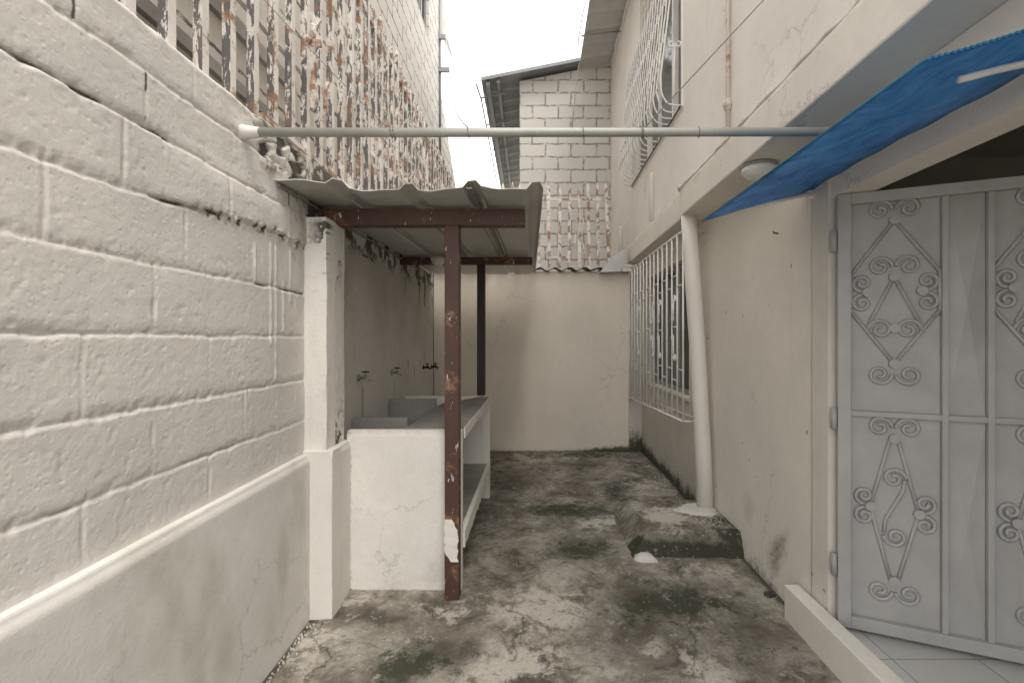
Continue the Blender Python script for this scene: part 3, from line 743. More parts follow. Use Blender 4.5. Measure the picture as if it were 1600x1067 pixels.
for a, b, r in (((-.31, 2.12, 2.040), (-.29, 4.5, 2.075), .007), ((-.262, 2.2, 2.014), (-.272, 4.4, 2.06), .008), ((-.335, 2.2, 2.014), (-.318, 4.4, 2.06), .005),
                ((-.62, 2.42, 2.018), (-.60, 4.4, 2.06), .008), ((-.90, 2.2, 2.014), (-.88, 4.3, 2.058), .006)):
    MB().tube([a, b], r, 6).build('ridge_light_line', M['alu'], rt)  # thin tubes added to draw the light caught along the roof ridges
mb = MB()
for k in range(14): mb.box(-.322, -.302, 2.075 + k * .02, 2.087 + k * .02, 2.026, 2.031)
mb.box(-.324, -.321, 2.07, 2.36, 2.024, 2.033); mb.box(-.303, -.300, 2.07, 2.36, 2.024, 2.033)
mb.build('perforated_strap', M['alu'], rt)
mb = MB(); mb.hexa([(XL(1.95) - .02, 1.95, 1.995), (XL(1.95) + .012, 1.95, 1.995), (XL(4.6) + .02, 4.6, 2.035), (XL(4.6) - .02, 4.6, 2.035), (XL(1.95) - .02, 1.95, 2.003), (XL(1.95) + .012, 1.95, 2.003), (XL(4.6) + .02, 4.6, 2.043), (XL(4.6) - .02, 4.6, 2.043)])
mb.build('edge_trim', M['alu'], rt)
l = thing('ceiling_lamp', 'small white dome lamp under the tin roof', 'lamp', (-.845, 3.86, 1.99))
MB().lathe([(.04, .06), (.062, .052), (.062, .045)], (-.845, 3.86, 1.975), 20).build('lamp_base', M['lamp'], l)
MB().lathe([(.060, .043), (.058, .025), (.047, .004), (.025, -.012), (.004, -.018)], (-.845, 3.86, 1.975), 20).build('lamp_shade', M['lamp'], l)

# ---------------- rusty grille on the wall
def XG(y): return -(1.16 + .0245 * y)
gr = thing('rusty_fence_grille', 'tall grille of flaking white and rusty bars on top of the left wall', 'grille', (XG(2), 1.0, 2.24), None)
bars = []
proto = None; q = random.Random(12)
for i in range(41):
    y = 1.4687 - .153 * 3 + .153 * i
    x = XG(y)
    if proto is None:
        mb = MB(); a = .017
        nz = 14
        mb.tube([(x, y, 2.26 + (3.84 - 2.26) * k / nz) for k in range(nz + 1)], .0235, 4, flat=(0, 1, 0), caps=True)
        mb.tube([(x, y, 3.84), (x, y, 3.90)], [.021, .002], 4, flat=(0, 1, 0))
        proto = mb.build('bar', M['grille'], gr); ox, oy = x, y; b = proto
    else:
        b = proto.copy(); C.objects.link(b); b.parent = gr
        b.location = (x - ox, y - oy, q.uniform(-.05, .03))
        b.rotation_euler = (0, 0, 0)
        if i > 10 and q.random() < .3: b.data = proto.data
def rail(z, half, mat=M['rusty'], y0=1.0, y1=7.2, nm='rail', dx=0):
    mb = MB(); mb.hexa([(XG(y0) - half + dx, y0, z - half), (XG(y0) + half + dx, y0, z - half), (XG(y1) + half + dx, y1, z - half), (XG(y1) - half + dx, y1, z - half),
             (XG(y0) - half + dx, y0, z + half), (XG(y0) + half + dx, y0, z + half), (XG(y1) + half + dx, y1, z + half), (XG(y1) - half + dx, y1, z + half)])
    return mb.build(nm, mat, gr)
rail(3.70, .012, dx=.0); rail(3.37, .014, M['grille'], dx=-.028); rail(2.30, .011, M['rusty'], 1.95, dx=.024); rail(2.75, .012, M['grille'], dx=-.028)
# torn strip of sheet metal caught in the bars and rusted scrap
mb = MB(); q = random.Random(5)
for (px, py, px2, py2, Y, wd) in ((486, 20, 500, 75, 2.28, .012), (500, 30, 478, 70, 2.3, .014), (492, 65, 490, 170, 2.32, .018), (512, 130, 505, 190, 2.45, .012)):
    a = Vector(at(px, py, Y)); b2 = Vector(at(px2, py2, Y)); pts = [a.lerp(b2, k / 6) + Vector((q.uniform(-.006, .006), q.uniform(-.01, .01), 0)) for k in range(7)]
    mb.tube(pts, [wd * q.uniform(.6, 1.3) for _ in pts], 4)
mb.build('torn_scrap', M['rusty'], gr)
mb = MB()
for k in range(5):
    c = Vector(at(572 + 11 * (k % 3), 42 + 3 * k, 3.5)); c.x += .02
    mb.tube([c + Vector((.02 * math.sin(a * .7), .03 * math.cos(a * .7), .006 * a)) for a in range(-4, 6)], .003, 5)
mb.build('tied_wire', M['rusty'], gr)

# ---------------- neighbouring building behind the grille
nb = thing('neighbour_building', 'tall grey block building rising behind the rusty grille on the left', 'building', (-1.8, 4, 0))
def XB(y): return -(1.5 + .0245 * y)
def wall_strip(mb, y0, y1, z0, z1, z1b=None, th=.2):
    z1b = z1 if z1b is None else z1b
    mb.hexa([(XB(y0) - th, y0, z0), (XB(y0), y0, z0), (XB(y1), y1, z0), (XB(y1) - th, y1, z0), (XB(y0) - th, y0, z1), (XB(y0), y0, z1), (XB(y1), y1, z1b), (XB(y1) - th, y1, z1b)])
    return mb
mb = MB(); wall_strip(mb, -.9, 6.15, 0, 8.2); wall_strip(mb, 6.15, 7.0, 0, 5.97); wall_strip(mb, 6.15, 7.0, 7.3, 8.2); wall_strip(mb, 7.0, 7.85, 0, 8.2)
mb.box(-6, XB(7.85) - .2, 7.65, 7.85, 0, 8.2)
mb.build('wall', M['blocknb'], nb)
mb = MB(); wall_strip(mb, 7.85, 9.7, 0, 5.75, 4.55, .15); mb.build('low_wall', M['blocknb'], nb)
wf = B(XB(6.5) - .12, XB(6.5) - .09, 6.16, 6.99, 5.98, 7.29).build('window', M['glass'], nb)
mb = MB()
for y in (6.16, 6.42, 6.68, 6.95): mb.box(XB(6.5) - .08, XB(6.5) - .05, y, y + .035, 5.98, 7.29)
for z in (5.98, 6.6, 7.25): mb.box(XB(6.5) - .085, XB(6.5) - .055, 6.16, 6.99, z, z + .035)
mb.build('frame', M['alu'], wf)
for z0_, z1_, dp in ((2.90, 2.98, .03), (2.60, 2.66, .03)):
    mb = MB(); mb.hexa([(XB(-.9) - .01, -.9, z0_), (XB(-.9) + dp, -.9, z0_), (XB(2.9) + dp, 2.9, z0_), (XB(2.9) - .01, 2.9, z0_), (XB(-.9) - .01, -.9, z1_), (XB(-.9) + dp, -.9, z1_), (XB(2.9) + dp, 2.9, z1_), (XB(2.9) - .01, 2.9, z1_)])
    mb.build('ledge', M['cement'], nb)
for z, L_ in ((6.49, .12), (5.93, .19)):
    mb = MB(); mb.box(XB(7.8) + .002, XB(7.8) + L_, 7.74, 7.79, z - .035, z + .035); mb.build('bracket', M['roofgrey'], nb)
mb = MB(); mb.tube([(XB(7.8) + .02, 7.80, 4.5), (XB(7.8) + .02, 7.80, 7.9)], .02, 6); mb.build('corner_pipe', M['roofgrey'], nb)
mb = MB(); mb.poly([(XB(7.8) - .6, 7.9, 7.9), (XB(7.8) + .10, 7.9, 6.55), (XB(7.8) + .12, 7.9, 6.56), (XB(7.8) - .05, 7.9, 7.9)], (0, .5, 0)); mb.build('gable_cap', M['white'], nb)

# ---------------- back wall
bw = thing('back_wall', 'plain beige plastered wall closing the far end of the yard', 'wall', (0, 5.44, 0))
def back_fn(s, t):
    X = s - 1.3
    d = .006 * (fbm(s, t, 2, 60) - .5) + .001 * (fbm(s, t, 15, 61) - .5) - .01 * np.clip((t - 2.15) / .02, 0, 1)
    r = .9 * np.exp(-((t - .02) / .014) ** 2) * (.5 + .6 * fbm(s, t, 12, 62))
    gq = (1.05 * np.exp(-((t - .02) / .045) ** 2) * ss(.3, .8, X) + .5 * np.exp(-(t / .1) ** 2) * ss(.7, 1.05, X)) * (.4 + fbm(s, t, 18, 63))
    b = .35 * np.exp(-(t / .12) ** 2) + .7 * ss(2.03, 2.14, t) * fbm(s, t, 5, 64)
    return d, [r, gq, b * .6, 0 * r]
sheet('wall_face', (-1.3, 5.44, -.02), (1, 0, 0), (0, 0, 1), (0, -1, 0), 2.395, 2.166, .014, back_fn, M['back'], .15, bw)
def ret_fn(s, t):
    gq = 1.0 * np.exp(-(t / .22) ** 2) * (.5 + .8 * fbm(s, t, 14, 65))
    return .002 * (fbm(s, t, 9, 2) - .5), [gq * .5, gq, .2 + 0 * s, 0 * s]
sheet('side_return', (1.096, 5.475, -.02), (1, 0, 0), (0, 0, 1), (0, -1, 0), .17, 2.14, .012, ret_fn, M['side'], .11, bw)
tag(bw.children[1], 'darker mossy return strip')

# corrugated fibre capping
vs = []; fs = []; n = 110
fx = lambda i: -1.3 + i * (1.08 + 1.3) / n
for lay in (0, .008):
    for y, dz in ((5.37, 0), (5.6, .03), (5.92, .07)):
        for i in range(n + 1):
            x = fx(i); vs.append((x, y + .008 * math.sin(x * 9) * (y < 5.4), 2.162 + dz + .021 * math.sin(x * 2 * math.pi / .178 + .6) + lay))
K = 3 * (n + 1)
for j in range(2):
    for i in range(n):
        a = j * (n + 1) + i; fs += [(a, a + n + 1, a + n + 2, a + 1), (K + a, K + a + 1, K + a + n + 2, K + a + n + 1)]
for i in range(n): fs += [(i, i + 1, K + i + 1, K + i), (2 * (n + 1) + i + 1, 2 * (n + 1) + i, K + 2 * (n + 1) + i, K + 2 * (n + 1) + i + 1)]
o = MB().add(vs, fs, True).build('corrugated_sheet', M['fibre']); tag(o, 'dark wavy fibre sheet capping the back wall', 'roof sheet')
fp = [at(938, 425, 5.3), at(971, 424, 5.3), at(976, 388, 5.3), at(957, 402, 5.3)]
o = MB().poly(fp, (0, .15, .0)).build('metal_flashing', M['flash']); tag(o, 'bright torn sheet metal flashing at the far end of the house beam', 'flashing')
o = MB().box(.99, 1.24, 5.30, 5.335, 2.13, 2.175).box(1.0, 1.24, 5.28, 5.31, 2.185, 2.20).build('wooden_slat', M['white']); tag(o, 'small pale slats beside the flashing above the window cage', 'slat')

# small rusty grille over the back wall
M['rusty2'] = metal('rust streaked paint', (.88, .84, .79), rust=1.0, sc=40, bs=.4)
g2 = thing('rusty_window_grille', 'small rusty white grille standing over the back wall before the block gable', 'grille', (.5, 5.6, 2.2))
q = random.Random(4)
for i, (px, lean, m_) in enumerate(((786, 0, 1), (801, 0, 1), (812, 0, 1), (828, 0, 1), (842, 0, 1), (857, 1.2, 0), (875, -1, 0), (890, -1, 1), (904.5, 1, 0), (918.6, 2, 0), (933.5, 1, 0), (946, 6, 1))):
    tp = Vector(at(px, 286 + q.uniform(-3, 6), 5.62)); bt = Vector(at(px + lean, 422, 5.62))
    mb = MB(); mb.tube([bt, bt.lerp(tp,   .95)], .025, 4, flat=(0, 1, 0)); mb.tube([bt.lerp(tp, .95), tp], [.019, .002], 4, flat=(0, 1, 0))
    mb.build('bar', M['rusty2'] if m_ else M['rusty2'], g2)
a = at(780, 312, 5.61); b = at(955, 312, 5.61); MB().box(a[0], b[0], 5.600, 5.615, a[2] - .011, a[2] + .011).build('rail', M['rusty2'], g2)
a = at(857, 402, 5.61); b = at(888, 402, 5.61); MB().box(a[0], b[0], 5.600, 5.615, a[2] - .011, a[2] + .011).build('rail', M['rusty2'], g2)
mb = MB()
for pts in (((903, 320), (905, 350), (912, 385), (914, 420)), ((905, 325), (900, 360), (896, 385), (892, 380)), ((900, 350), (899, 385)), ((912, 340), (908, 372), (918, 380))):
    mb.tube([at(x, y, 5.58) for x, y in pts], .006, 5)
mb.build('tied_wire', M['rusty2'], g2)

# ---------------- far block building
o = B(-1.9, -.30, 6.4, 6.55, 0, 3.05).build('boundary_wall', M['blockfar']); tag(o, 'low block wall behind the back wall glimpsed under the tin roof edge', 'wall')
fb = thing('block_gable_building', 'white painted block gable with dark joints and a tin eave beyond the yard', 'building', (.4, 7.1, 0))
MB().add([(-.28, 7.1, 0), (1.16, 7.1, 0), (1.16, 7.1, 5.64), (-.28, 7.1, 5.36), (-.28, 12, 0), (1.16, 12, 0), (1.16, 12, 5.64), (-.28, 12, 5.36)],
         [(0, 1, 2, 3), (7, 6, 5, 4), (0, 3, 7, 4), (1, 5, 6, 2), (3, 2, 6, 7), (0, 4, 5, 1)]).build('wall', M['blockfar'], fb)
vs = []; fs = []; n = 44                                      # roof sheet with shallow ribs down its slope
for lay in (0, .02):
    for i in range(n + 1):
        y = 6.9 + i * (12.2 - 6.9) / n; rz = .03 if i % 3 == 0 else 0
        for x, z in ((-.86 - .02 * (y - 6.9), 5.27), (1.3, 5.70)): vs.append((x, y, z + rz * (lay == 0) * -1 + lay + .02))
K = 2 * (n + 1)
for i in range(n): a = 2 * i; fs += [(a, a + 1, a + 3, a + 2), (K + a, K + a + 2, K + a + 3, K + a + 1), (a, a + 2, K + a + 2, K + a), (a + 1, K + a + 1, K + a + 3, a + 3)]
fs += [(0, K, K + 1, 1), (2 * n, 2 * n + 1, K + 2 * n + 1, K + 2 * n)]
MB().add(vs, fs).build('roof', M['roofgrey'], fb)
MB().tube([(-.60, 6.95, 5.28), (-.70, 12, 5.25)], .035, 4).build('purlin', M['roofgrey'], fb)
MB().tube([(-.76, 6.95, 5.24), (-.87, 12, 5.21)], .045, 4).build('purlin', M['roofgrey'], fb)
MB().tube([(-.93, 6.9, 5.20), (-.90, 7.3, 5.17), (-1.02, 12, 5.15)], .012, 5).build('gutter_edge', M['roofgrey'], fb)
for y in (7.3, 8.2, 9.3, 10.6): MB().tube([(-.92, y, 5.2), (-.5, y - .1, 5.235)], .012, 5).build('gutter_bracket', M['roofgrey'], fb)

# ---------------- the house on the right
hs = thing('house', 'two storey pale plastered house along the right side of the yard', 'house', (1.27, 3, 0))
XW = 1.272
def near_fn(s, t):
    Y = 3.6 - s
    d = .006 * (fbm(s, t, 2, 70) - .5) + .0015 * (fbm(s, t, 14, 71) - .5) + .03 * np.exp(-t / .06) * ss(.1, 1.2, 3.6 - Y) * .5
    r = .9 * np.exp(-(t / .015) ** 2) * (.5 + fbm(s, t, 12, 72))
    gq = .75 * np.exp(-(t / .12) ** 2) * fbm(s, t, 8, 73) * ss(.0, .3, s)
    wq = .14 * (fbm(s, t, 5, 79) - .5); pt = np.exp(-((Y + wq - 2.42 + .45 * (t - .25)) / .08) ** 2 - ((t + wq * 1.3 - .26) / .17) ** 2)
    b = 1.1 * pt * (.55 + .6 * fbm(s, t, 6, 74)) + .4 * np.exp(-((Y - 2.75) / .12) ** 2 - ((t - .35) / .15) ** 2)
    b = b * .8; gq = np.maximum(gq, .28 * pt)
    r = np.maximum(r, ss(.90, .93, fbm(s, t, 22, 78, 2)) * .7)
    return d, [r, gq, b, 0 * r]
sheet('lower_wall', (XW, 3.6, -.02), (0, -1, 0), (0, 0, 1), (-1, 0, 0), 1.495, 2.275, .011, near_fn, M['house'], .13, hs)
def frame_fn(s, t):
    r = .8 * ss(.60, .7, fbm(s, t, 9, 75)) * ss(.55, .1, t); return .003 * (fbm(s, t, 6, 76) - .5), [r, 0 * r, .4 * ss(.3, 0, t) + 0 * r, 0 * r]
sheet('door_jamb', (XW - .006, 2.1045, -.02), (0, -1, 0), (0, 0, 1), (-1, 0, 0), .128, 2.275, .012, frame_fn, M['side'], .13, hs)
B(XW, XW + .13, -.4, 1.9765, 1.957, 2.254).build('lintel', M['house'], hs)
B(XW, XW + .13, -.9, -.4, 0, 2.254).build('lower_wall', M['house'], hs)
# window wall with its opening
def ww_fn(z0, y1):
    def fn(s, t):
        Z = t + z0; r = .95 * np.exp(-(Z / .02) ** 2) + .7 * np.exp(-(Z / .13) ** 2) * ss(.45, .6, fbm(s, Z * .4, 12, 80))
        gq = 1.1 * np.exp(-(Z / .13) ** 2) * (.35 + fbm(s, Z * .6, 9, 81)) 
        return .005 * (fbm(s, Z, 2, 82) - .5), [r * .8, gq, .25 + .3 * np.exp(-(Z / .3) ** 2) * fbm(s, t, 4, 1), 0 * r]
    return fn
XV = 1.255
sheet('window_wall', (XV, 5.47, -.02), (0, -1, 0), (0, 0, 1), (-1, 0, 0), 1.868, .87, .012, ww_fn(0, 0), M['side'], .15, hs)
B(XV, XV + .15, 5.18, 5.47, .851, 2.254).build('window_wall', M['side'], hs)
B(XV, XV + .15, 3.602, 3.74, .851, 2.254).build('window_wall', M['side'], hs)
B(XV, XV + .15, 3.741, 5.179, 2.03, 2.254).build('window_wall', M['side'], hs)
wn = B(XV + .10, XV + .11, 3.745, 5.175, .853, 2.028).build('window', M['glass'], hs)
mb = MB()
for y in (3.745, 4.20, 4.66, 5.135): mb.box(XV + .06, XV + .10, y, y + .04, .853, 2.028)
for z in (.853, 1.99): mb.box(XV + .055, XV + .0985, 3.745, 5.175, z, z + .038)
mb.build('frame', M['alu'], wn); B(XV - .02, XV + .1, 3.742, 5.178, .83, .8525).build('sill', M['house'], wn, .003)
B(XV + .13, XV + .14, 3.745, 5.175, .86, 2.02).build('curtain', M['curtain'], wn)
# beam / slab
def beam_fn(seed, L0):
    def fn(s, t):
        d = .007 * (fbm(s, t, 3, seed) - .5) + .003 * (fbm(s, t, 14, seed + 1) - .5) - .012 * np.clip((t - .2) / .02, 0, 1)
        b = .55 * ss(.55, .7, fbm(s * .8, t, 3, seed + 2)); r = .5 * ss(.80, .86, fbm(s, t, 16, seed + 3, 3))
        return d, [r, 0 * r, b * .6, 0 * r]
    return fn
sheet('beam', (1.07, 3.42, 2.256), (0, -1, 0), (0, 0, 1), (-1, 0, 0), 3.9, .215, .014, beam_fn(90, 0), M['house'], .23, hs)
sheet('beam', (1.088, 5.5, 2.25), (0, -1, 0), (0, 0, 1), (-1, 0, 0), 2.078, .205, .014, beam_fn(95, 0), M['house'], .21, hs)
B(1.07, 1.3, -.9, -.482, 2.256, 2.47).build('beam', M['house'], hs)
q = random.Random(6)                                         # hand made mortar bead along the top of the slab
MB().tube([(1.078 + q.uniform(-.004, .006), 3.43 - .06 * k, 2.474 + q.uniform(-.006, .006)) for k in range(60)], [.011 + q.uniform(-.003, .004) + .022 * math.exp(-k / 1.2) for k in range(60)], 8).build('mortar_bead', M['white'], hs)
MB().tube([(1.098 + q.uniform(-.003, .004), 5.48 - .06 * k, 2.458 + q.uniform(-.004, .005)) for k in range(34)], [.008 + q.uniform(-.002, .003) for k in range(34)], 8).build('mortar_bead', M['white'], hs)
# upper storey
XU = 1.15
UW = MB()
UW.box(XU, XU + .15, -.9, 3.60, 2.472, 7.2); UW.box(XU, XU + .15, 5.50, 7.098, 2.0, 7.2)
UW.box(XU, XU + .15, 3.60, 5.50, 2.472, 3.20); UW.box(XU, XU + .15, 3.60, 4.30, 4.62, 7.2); UW.box(XU, XU + .15, 5.12, 5.50, 4.62, 7.2)
UW.box(XU, XU + .15, 4.30, 5.12, 5.25, 7.2); UW.box(XU, XU + .15, 4.30, 5.12, 4.62, 4.69)
UW.build('upper_wall', M['houseup'], hs)
uw = B(XU + .11, XU + .12, 3.602, 5.498, 3.202, 4.618).build('window', M['curtain'], hs)
mb = MB()
for y in (3.602, 4.06, 4.52, 4.98, 5.458): mb.box(XU + .06, XU + .108, y, y + .04, 3.202, 4.618)
for z in (3.202, 4.58): mb.box(XU + .055, XU + .107, 3.602, 5.498, z, z + .038)
mb.build('frame', M['whitemetal'], uw)
mb = MB(); mb.box(XU + .085, XU + .095, 4.10, 4.52, 3.24, 4.58); mb.box(XU + .085, XU + .095, 5.02, 5.458, 3.24, 4.58); mb.build('pane', M['glass'], uw)
MB().box(XU - .015, XU + .1, 3.60, 5.5, 3.17, 3.199).build('sill', M['houseup'], uw)
# breeze-block vent
bv = MB().box(XU + .07, XU + .09, 4.302, 5.118, 4.692, 5.248).build('vent_shade', M['dark'], hs)  # black sheet behind the lattice stands in for the shade in its holes
mb = MB()
for y in np.linspace(4.302, 5.118, 7):
    mb.tube([(XU + .03, y + .035 * math.sin(k * math.pi / 2), 4.692 + k * .07) for k in range(9)], .016, 6)
    mb.tube([(XU + .03, y - .035 * math.sin(k * math.pi / 2), 4.692 + k * .07) for k in range(9)], .016, 6)
mb.build('lattice', M['houseup'], bv)
# eave of the house
vs = []; fs = []; n = 90
for lay in (0, .02):
    for i in range(n + 1):
        y = 1.5 + i * (7.12 - 1.5) / n; rz = -.025 * (i % 5 == 0)
        for x, z in ((.645, 5.55), (1.16, 5.62)): vs.append((x, y, z + (rz if lay == 0 else 0) + lay))
K = 2 * (n + 1)
for i in range(n): a = 2 * i; fs += [(a, a + 1, a + 3, a + 2), (K + a, K + a + 2, K + a + 3, K + a + 1), (a, a + 2, K + a + 2, K + a), (a + 1, K + a + 1, K + a + 3, a + 3)]
fs += [(0, K, K + 1, 1), (2 * n, 2 * n + 1, K + 2 * n + 1, K + 2 * n)]
MB().add(vs, fs).build('eave', M['eave'], hs)
for y in (5.45, 6.25): MB().tube([(.60, y, 5.50), (1.15, y, 5.57)], .013, 6).build('eave_bracket', M['alu'], hs)
q = random.Random(9); MB().tube([(1.14 + q.uniform(-.01, .01), 1.6 + k * .1, 5.58 + q.uniform(-.012, .012)) for k in range(55)], [.022 + q.uniform(-.008, .01) for _ in range(55)], 6).build('mortar_bead', M['white'], hs)
# dim room behind the gate
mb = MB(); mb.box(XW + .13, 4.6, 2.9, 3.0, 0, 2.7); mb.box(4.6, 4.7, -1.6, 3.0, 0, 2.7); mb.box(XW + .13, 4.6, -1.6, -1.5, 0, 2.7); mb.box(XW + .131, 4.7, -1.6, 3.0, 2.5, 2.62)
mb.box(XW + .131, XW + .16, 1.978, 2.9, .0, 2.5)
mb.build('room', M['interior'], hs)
B(1.292, 4.6, -1.5, 2.9, -.01, .104).build('tiled_floor', M['tile'], hs)
tag(hs.children[-1], 'white square tiled floor')

# ---------------- curb at the doorway
o = MB().hexa([(1.188, -.4, -.02), (1.291, -.4, -.02), (1.272, 2.19, -.02), (1.186, 2.19, -.02), (1.188, -.4, .163), (1.30, -.4, .163), (1.254, 2.19, .163), (1.186, 2.19, .163)]).build('door_curb', M['curb'], None, .005)
tag(o, 'low white painted curb on the ground in front of the metal gate', 'curb')

# ---------------- metal gate
A = Vector((1.287, 1.96)); Bp = Vector((1.842, 1.725)); D = (Bp - A).normalized(); NG = Vector((-D.y, D.x)) * -1   # NG faces the yard
if NG.y > 0: NG = -NG
gt = thing('metal_gate', 'grey white sheet metal gate with scrollwork standing ajar at the doorway', 'gate', (A.x, A.y, .12))
def leaf(px, py):
    k = (px - 840) / F; t = (k * A.y - A.x) / (D.x - k * D.y); Y = A.y + D.y * t
    return t, H + (530 - py) / F * Y
def G(t, z, o=0): return Vector((A.x + D.x * t + NG.x * o, A.y + D.y * t + NG.y * o, z))
def gbox(mb, t0, t1, z0, z1, o0, o1):
    p = [G(t0, z0, o1), G(t1, z0, o1), G(t1, z0, o0), G(t0, z0, o0), G(t0, z1, o1), G(t1, z1, o1), G(t1, z1, o0), G(t0, z1, o0)]
    return mb.hexa(p)
ZB, ZT, ZM = .125, 1.953, 1.027
W = .865
mb = MB(); gbox(mb, 0, .048, ZB, ZT, -.012, .030); gbox(mb, W - .048, W, ZB, ZT, -.012, .030)
gbox(mb, .0485, W - .0485, ZT - .045, ZT, -.012, .028); gbox(mb, .0485, W - .0485, ZB, ZB + .05, -.012, .028)
mb.build('frame', M['greymetal'], gt, .002)
mb = MB(); gbox(mb, .049, W - .049, ZM - .010, ZM + .012, 0.0005, .020)
mb.build('rail', M['greymetal'], gt, .002)
for t0 in (.353, .492): gbox(MB(), t0, t0 + .020, ZB + .051, ZT - .046, .0005, .0235).build('mullion', M['greymetal'], gt, .002)
SH = M['greymetal']
for (t0, t1) in ((.049, .353), (.512, W - .049)):
    for z0_, z1_ in ((ZB + .05, ZM - .01), (ZM + .012, ZT - .045)):
        mb = MB(); gbox(mb, t0, t1, z0_, z1_, -.006, 0)
        mb.build('panel', SH, gt)
for z0_, z1_ in ((ZB + .05, ZM - .01), (ZM + .012, ZT - .045)):   # pressed diamond crease in the middle strip
    zc = (z0_ + z1_) / 2; a, b = .3732, .4918; c = (a + b) / 2
    vs = [G(a, z0_, 0), G(b, z0_, 0), G(b, z1_, 0), G(a, z1_, 0), G(c, zc, .014), G(a, z0_, -.006), G(b, z0_, -.006), G(b, z1_, -.006), G(a, z1_, -.006)]
    MB().add(vs, [(0, 1, 4), (1, 2, 4), (2, 3, 4), (3, 0, 4), (8, 7, 6, 5), (0, 5, 6, 1), (1, 6, 7, 2), (2, 7, 8, 3), (3, 8, 5, 0)]).build('panel', SH, gt)
# scroll ornaments
def spiral(mb, c, r, a0, turn, n=30, tr=.0075):
    t, z = c; pts = []
    for k in range(n + 1):
        f = k / n; rr = r * (1 - .78 * f); a = a0 + turn * f * 2 * math.pi * 1.35
        pts.append(G(t + rr * math.cos(a), z + rr * math.sin(a), .008))
    mb.tube(pts, tr, 6)
def disc(mb, c, r=.019):
    t, z = c; n = 16; vs = [G(t + r * math.cos(2 * math.pi * k / n), z + r * math.sin(2 * math.pi * k / n), o) for o in (.001, .017) for k in range(n)]
    mb.add(vs, [tuple(range(n)), tuple(reversed(range(n, 2 * n)))] + [(k, (k + 1) % n, n + (k + 1) % n, n + k) for k in range(n)])
def line(mb, *pts, tr=.0075): mb.tube([G(p[0], p[1], .006) for p in pts], tr, 6)
def pairh(mb, c, up, r=.043):         # two side by side scrolls springing from node c, above (+1) or below (-1) it
    t, z = c
    for sd in (-1, 1):
        spiral(mb, (t + sd * (r + .006), z + up * r * .9), r, (math.pi if sd > 0 else 0), -sd * up * 1)
def pairv(mb, c, sd, r=.036):
    t, z = c
    for u in (-1, 1):
        spiral(mb, (t + sd * .012, z + u * (r + .006)), r, -u * math.pi / 2, (u * sd))
top = ZT - .045; s0, s1 = .049, .353; sc = (s0 + s1) / 2
def ornaments(s0, s1):
    sc = (s0 + s1) / 2
    mb = MB()
    z = lambda py: leaf(1392, py)[1]
    n1 = (sc, z(345)); n2 = (sc, z(568))
    pairh(mb, (sc, z(343)), 1); disc(mb, n1); pairh(mb, (sc, z(570)), -1); disc(mb, n2)
    line(mb, n1, (s0 + .003, z(427))); line(mb, n1, (s1 - .003, z(427))); line(mb, (s0 + .003, z(427)), (s0 + .003, z(486))); line(mb, (s1 - .003, z(427)), (s1 - .003, z(486)))
    line(mb, n2, (s0 + .003, z(486))); line(mb, n2, (s1 - .003, z(486)))
    n3 = (sc, z(433)); disc(mb, n3); pairh(mb, (sc, z(431)), 1, .042)
    line(mb, n3, (sc - .085, z(505))); line(mb, n3, (sc + .085, z(505)))
    for sd in (-1, 1):
        spiral(mb, (sc + sd * .047, z(515)), .043, math.pi if sd < 0 else 0, sd * 1)
    disc(mb, (sc, z(513)))
    for sd, tt in ((-1, sc - .092), (1, sc + .092)): disc(mb, (tt, z(456))); pairv(mb, (tt + sd * .006, z(457)), sd, .036)
    mb.build('scrollwork', M['greymetal'], gt)
    mb = MB()
    n1 = (sc, z(684)); n2 = (sc, z(905)); nl = (sc - .082, z(793)); nr = (sc + .082, z(797))
    pairh(mb, (sc, z(682)), 1); disc(mb, n1); disc(mb, n2); pairh(mb, (sc, z(908)), -1)
    for a in (n1, n2):
        for b in (nl, nr): line(mb, (a[0] + (.012 if b is nr else -.012), a[1]), b)
    disc(mb, nl); disc(mb, nr); pairv(mb, (nl[0] - .008, nl[1]), -1, .036); pairv(mb, (nr[0] + .008, nr[1]), 1, .036)
    spiral(mb, (sc, z(746)), .041, 0, 1); spiral(mb, (sc + .004, z(836)), .041, math.pi, 1)
    line(mb, (sc + .036, z(748)), (sc + .03, z(765)), (sc - .03, z(812)), (sc - .034, z(832)))
    mb.build('scrollwork', M['greymetal'], gt)
ornaments(.049, .353); ornaments(.512, W - .049)
for py in (378, 652, 878):
    zz = leaf(1304, py)[1]; mb = MB(); mb.tube([G(-.012, zz - .045, .02), G(-.012, zz + .045, .02)], .011, 8); gbox(mb, -.026, -.002, zz - .04, zz + .04, .008, .014)
    mb.build('hinge', M['greymetal'], gt)

# ---------------- awning
aw = thing('blue_awning', 'sloping blue plastic awning sheet over the gate with pale braces', 'awning', (1.27, 1.5, 2.03))
def aP(x, y): return (x, y, 1.893 + (x - .774) * (2.033 - 1.893) / (1.268 - .774) + .004 * math.sin(y * 6 + x * 3) - .010 * math.sin((x - .774) / .494 * math.pi) * math.sin((y - .907) / 1.233 * math.pi) + .0025 * math.sin(y * 31 + x * 17))
vs = []; fs = []; nx, ny = 12, 30
for lay in (0, .004):
    for j in range(ny + 1):
        for i in range(nx + 1):
            p = aP(.774 + (1.268 - .774) * i / nx, .907 + (2.14 - .907) * j / ny); vs.append((p[0], p[1], p[2] + lay))
K = (nx + 1) * (ny + 1)
for j in range(ny):
    for i in range(nx): a = j * (nx + 1) + i; fs += [(a, a + nx + 1, a + nx + 2, a + 1), (K + a, K + a + 1, K + a + nx + 2, K + a + nx + 1)]
for i in range(nx): b_ = ny * (nx + 1) + i; fs += [(i, i + 1, K + i + 1, K + i), (b_ + 1, b_, K + b_, K + b_ + 1)]
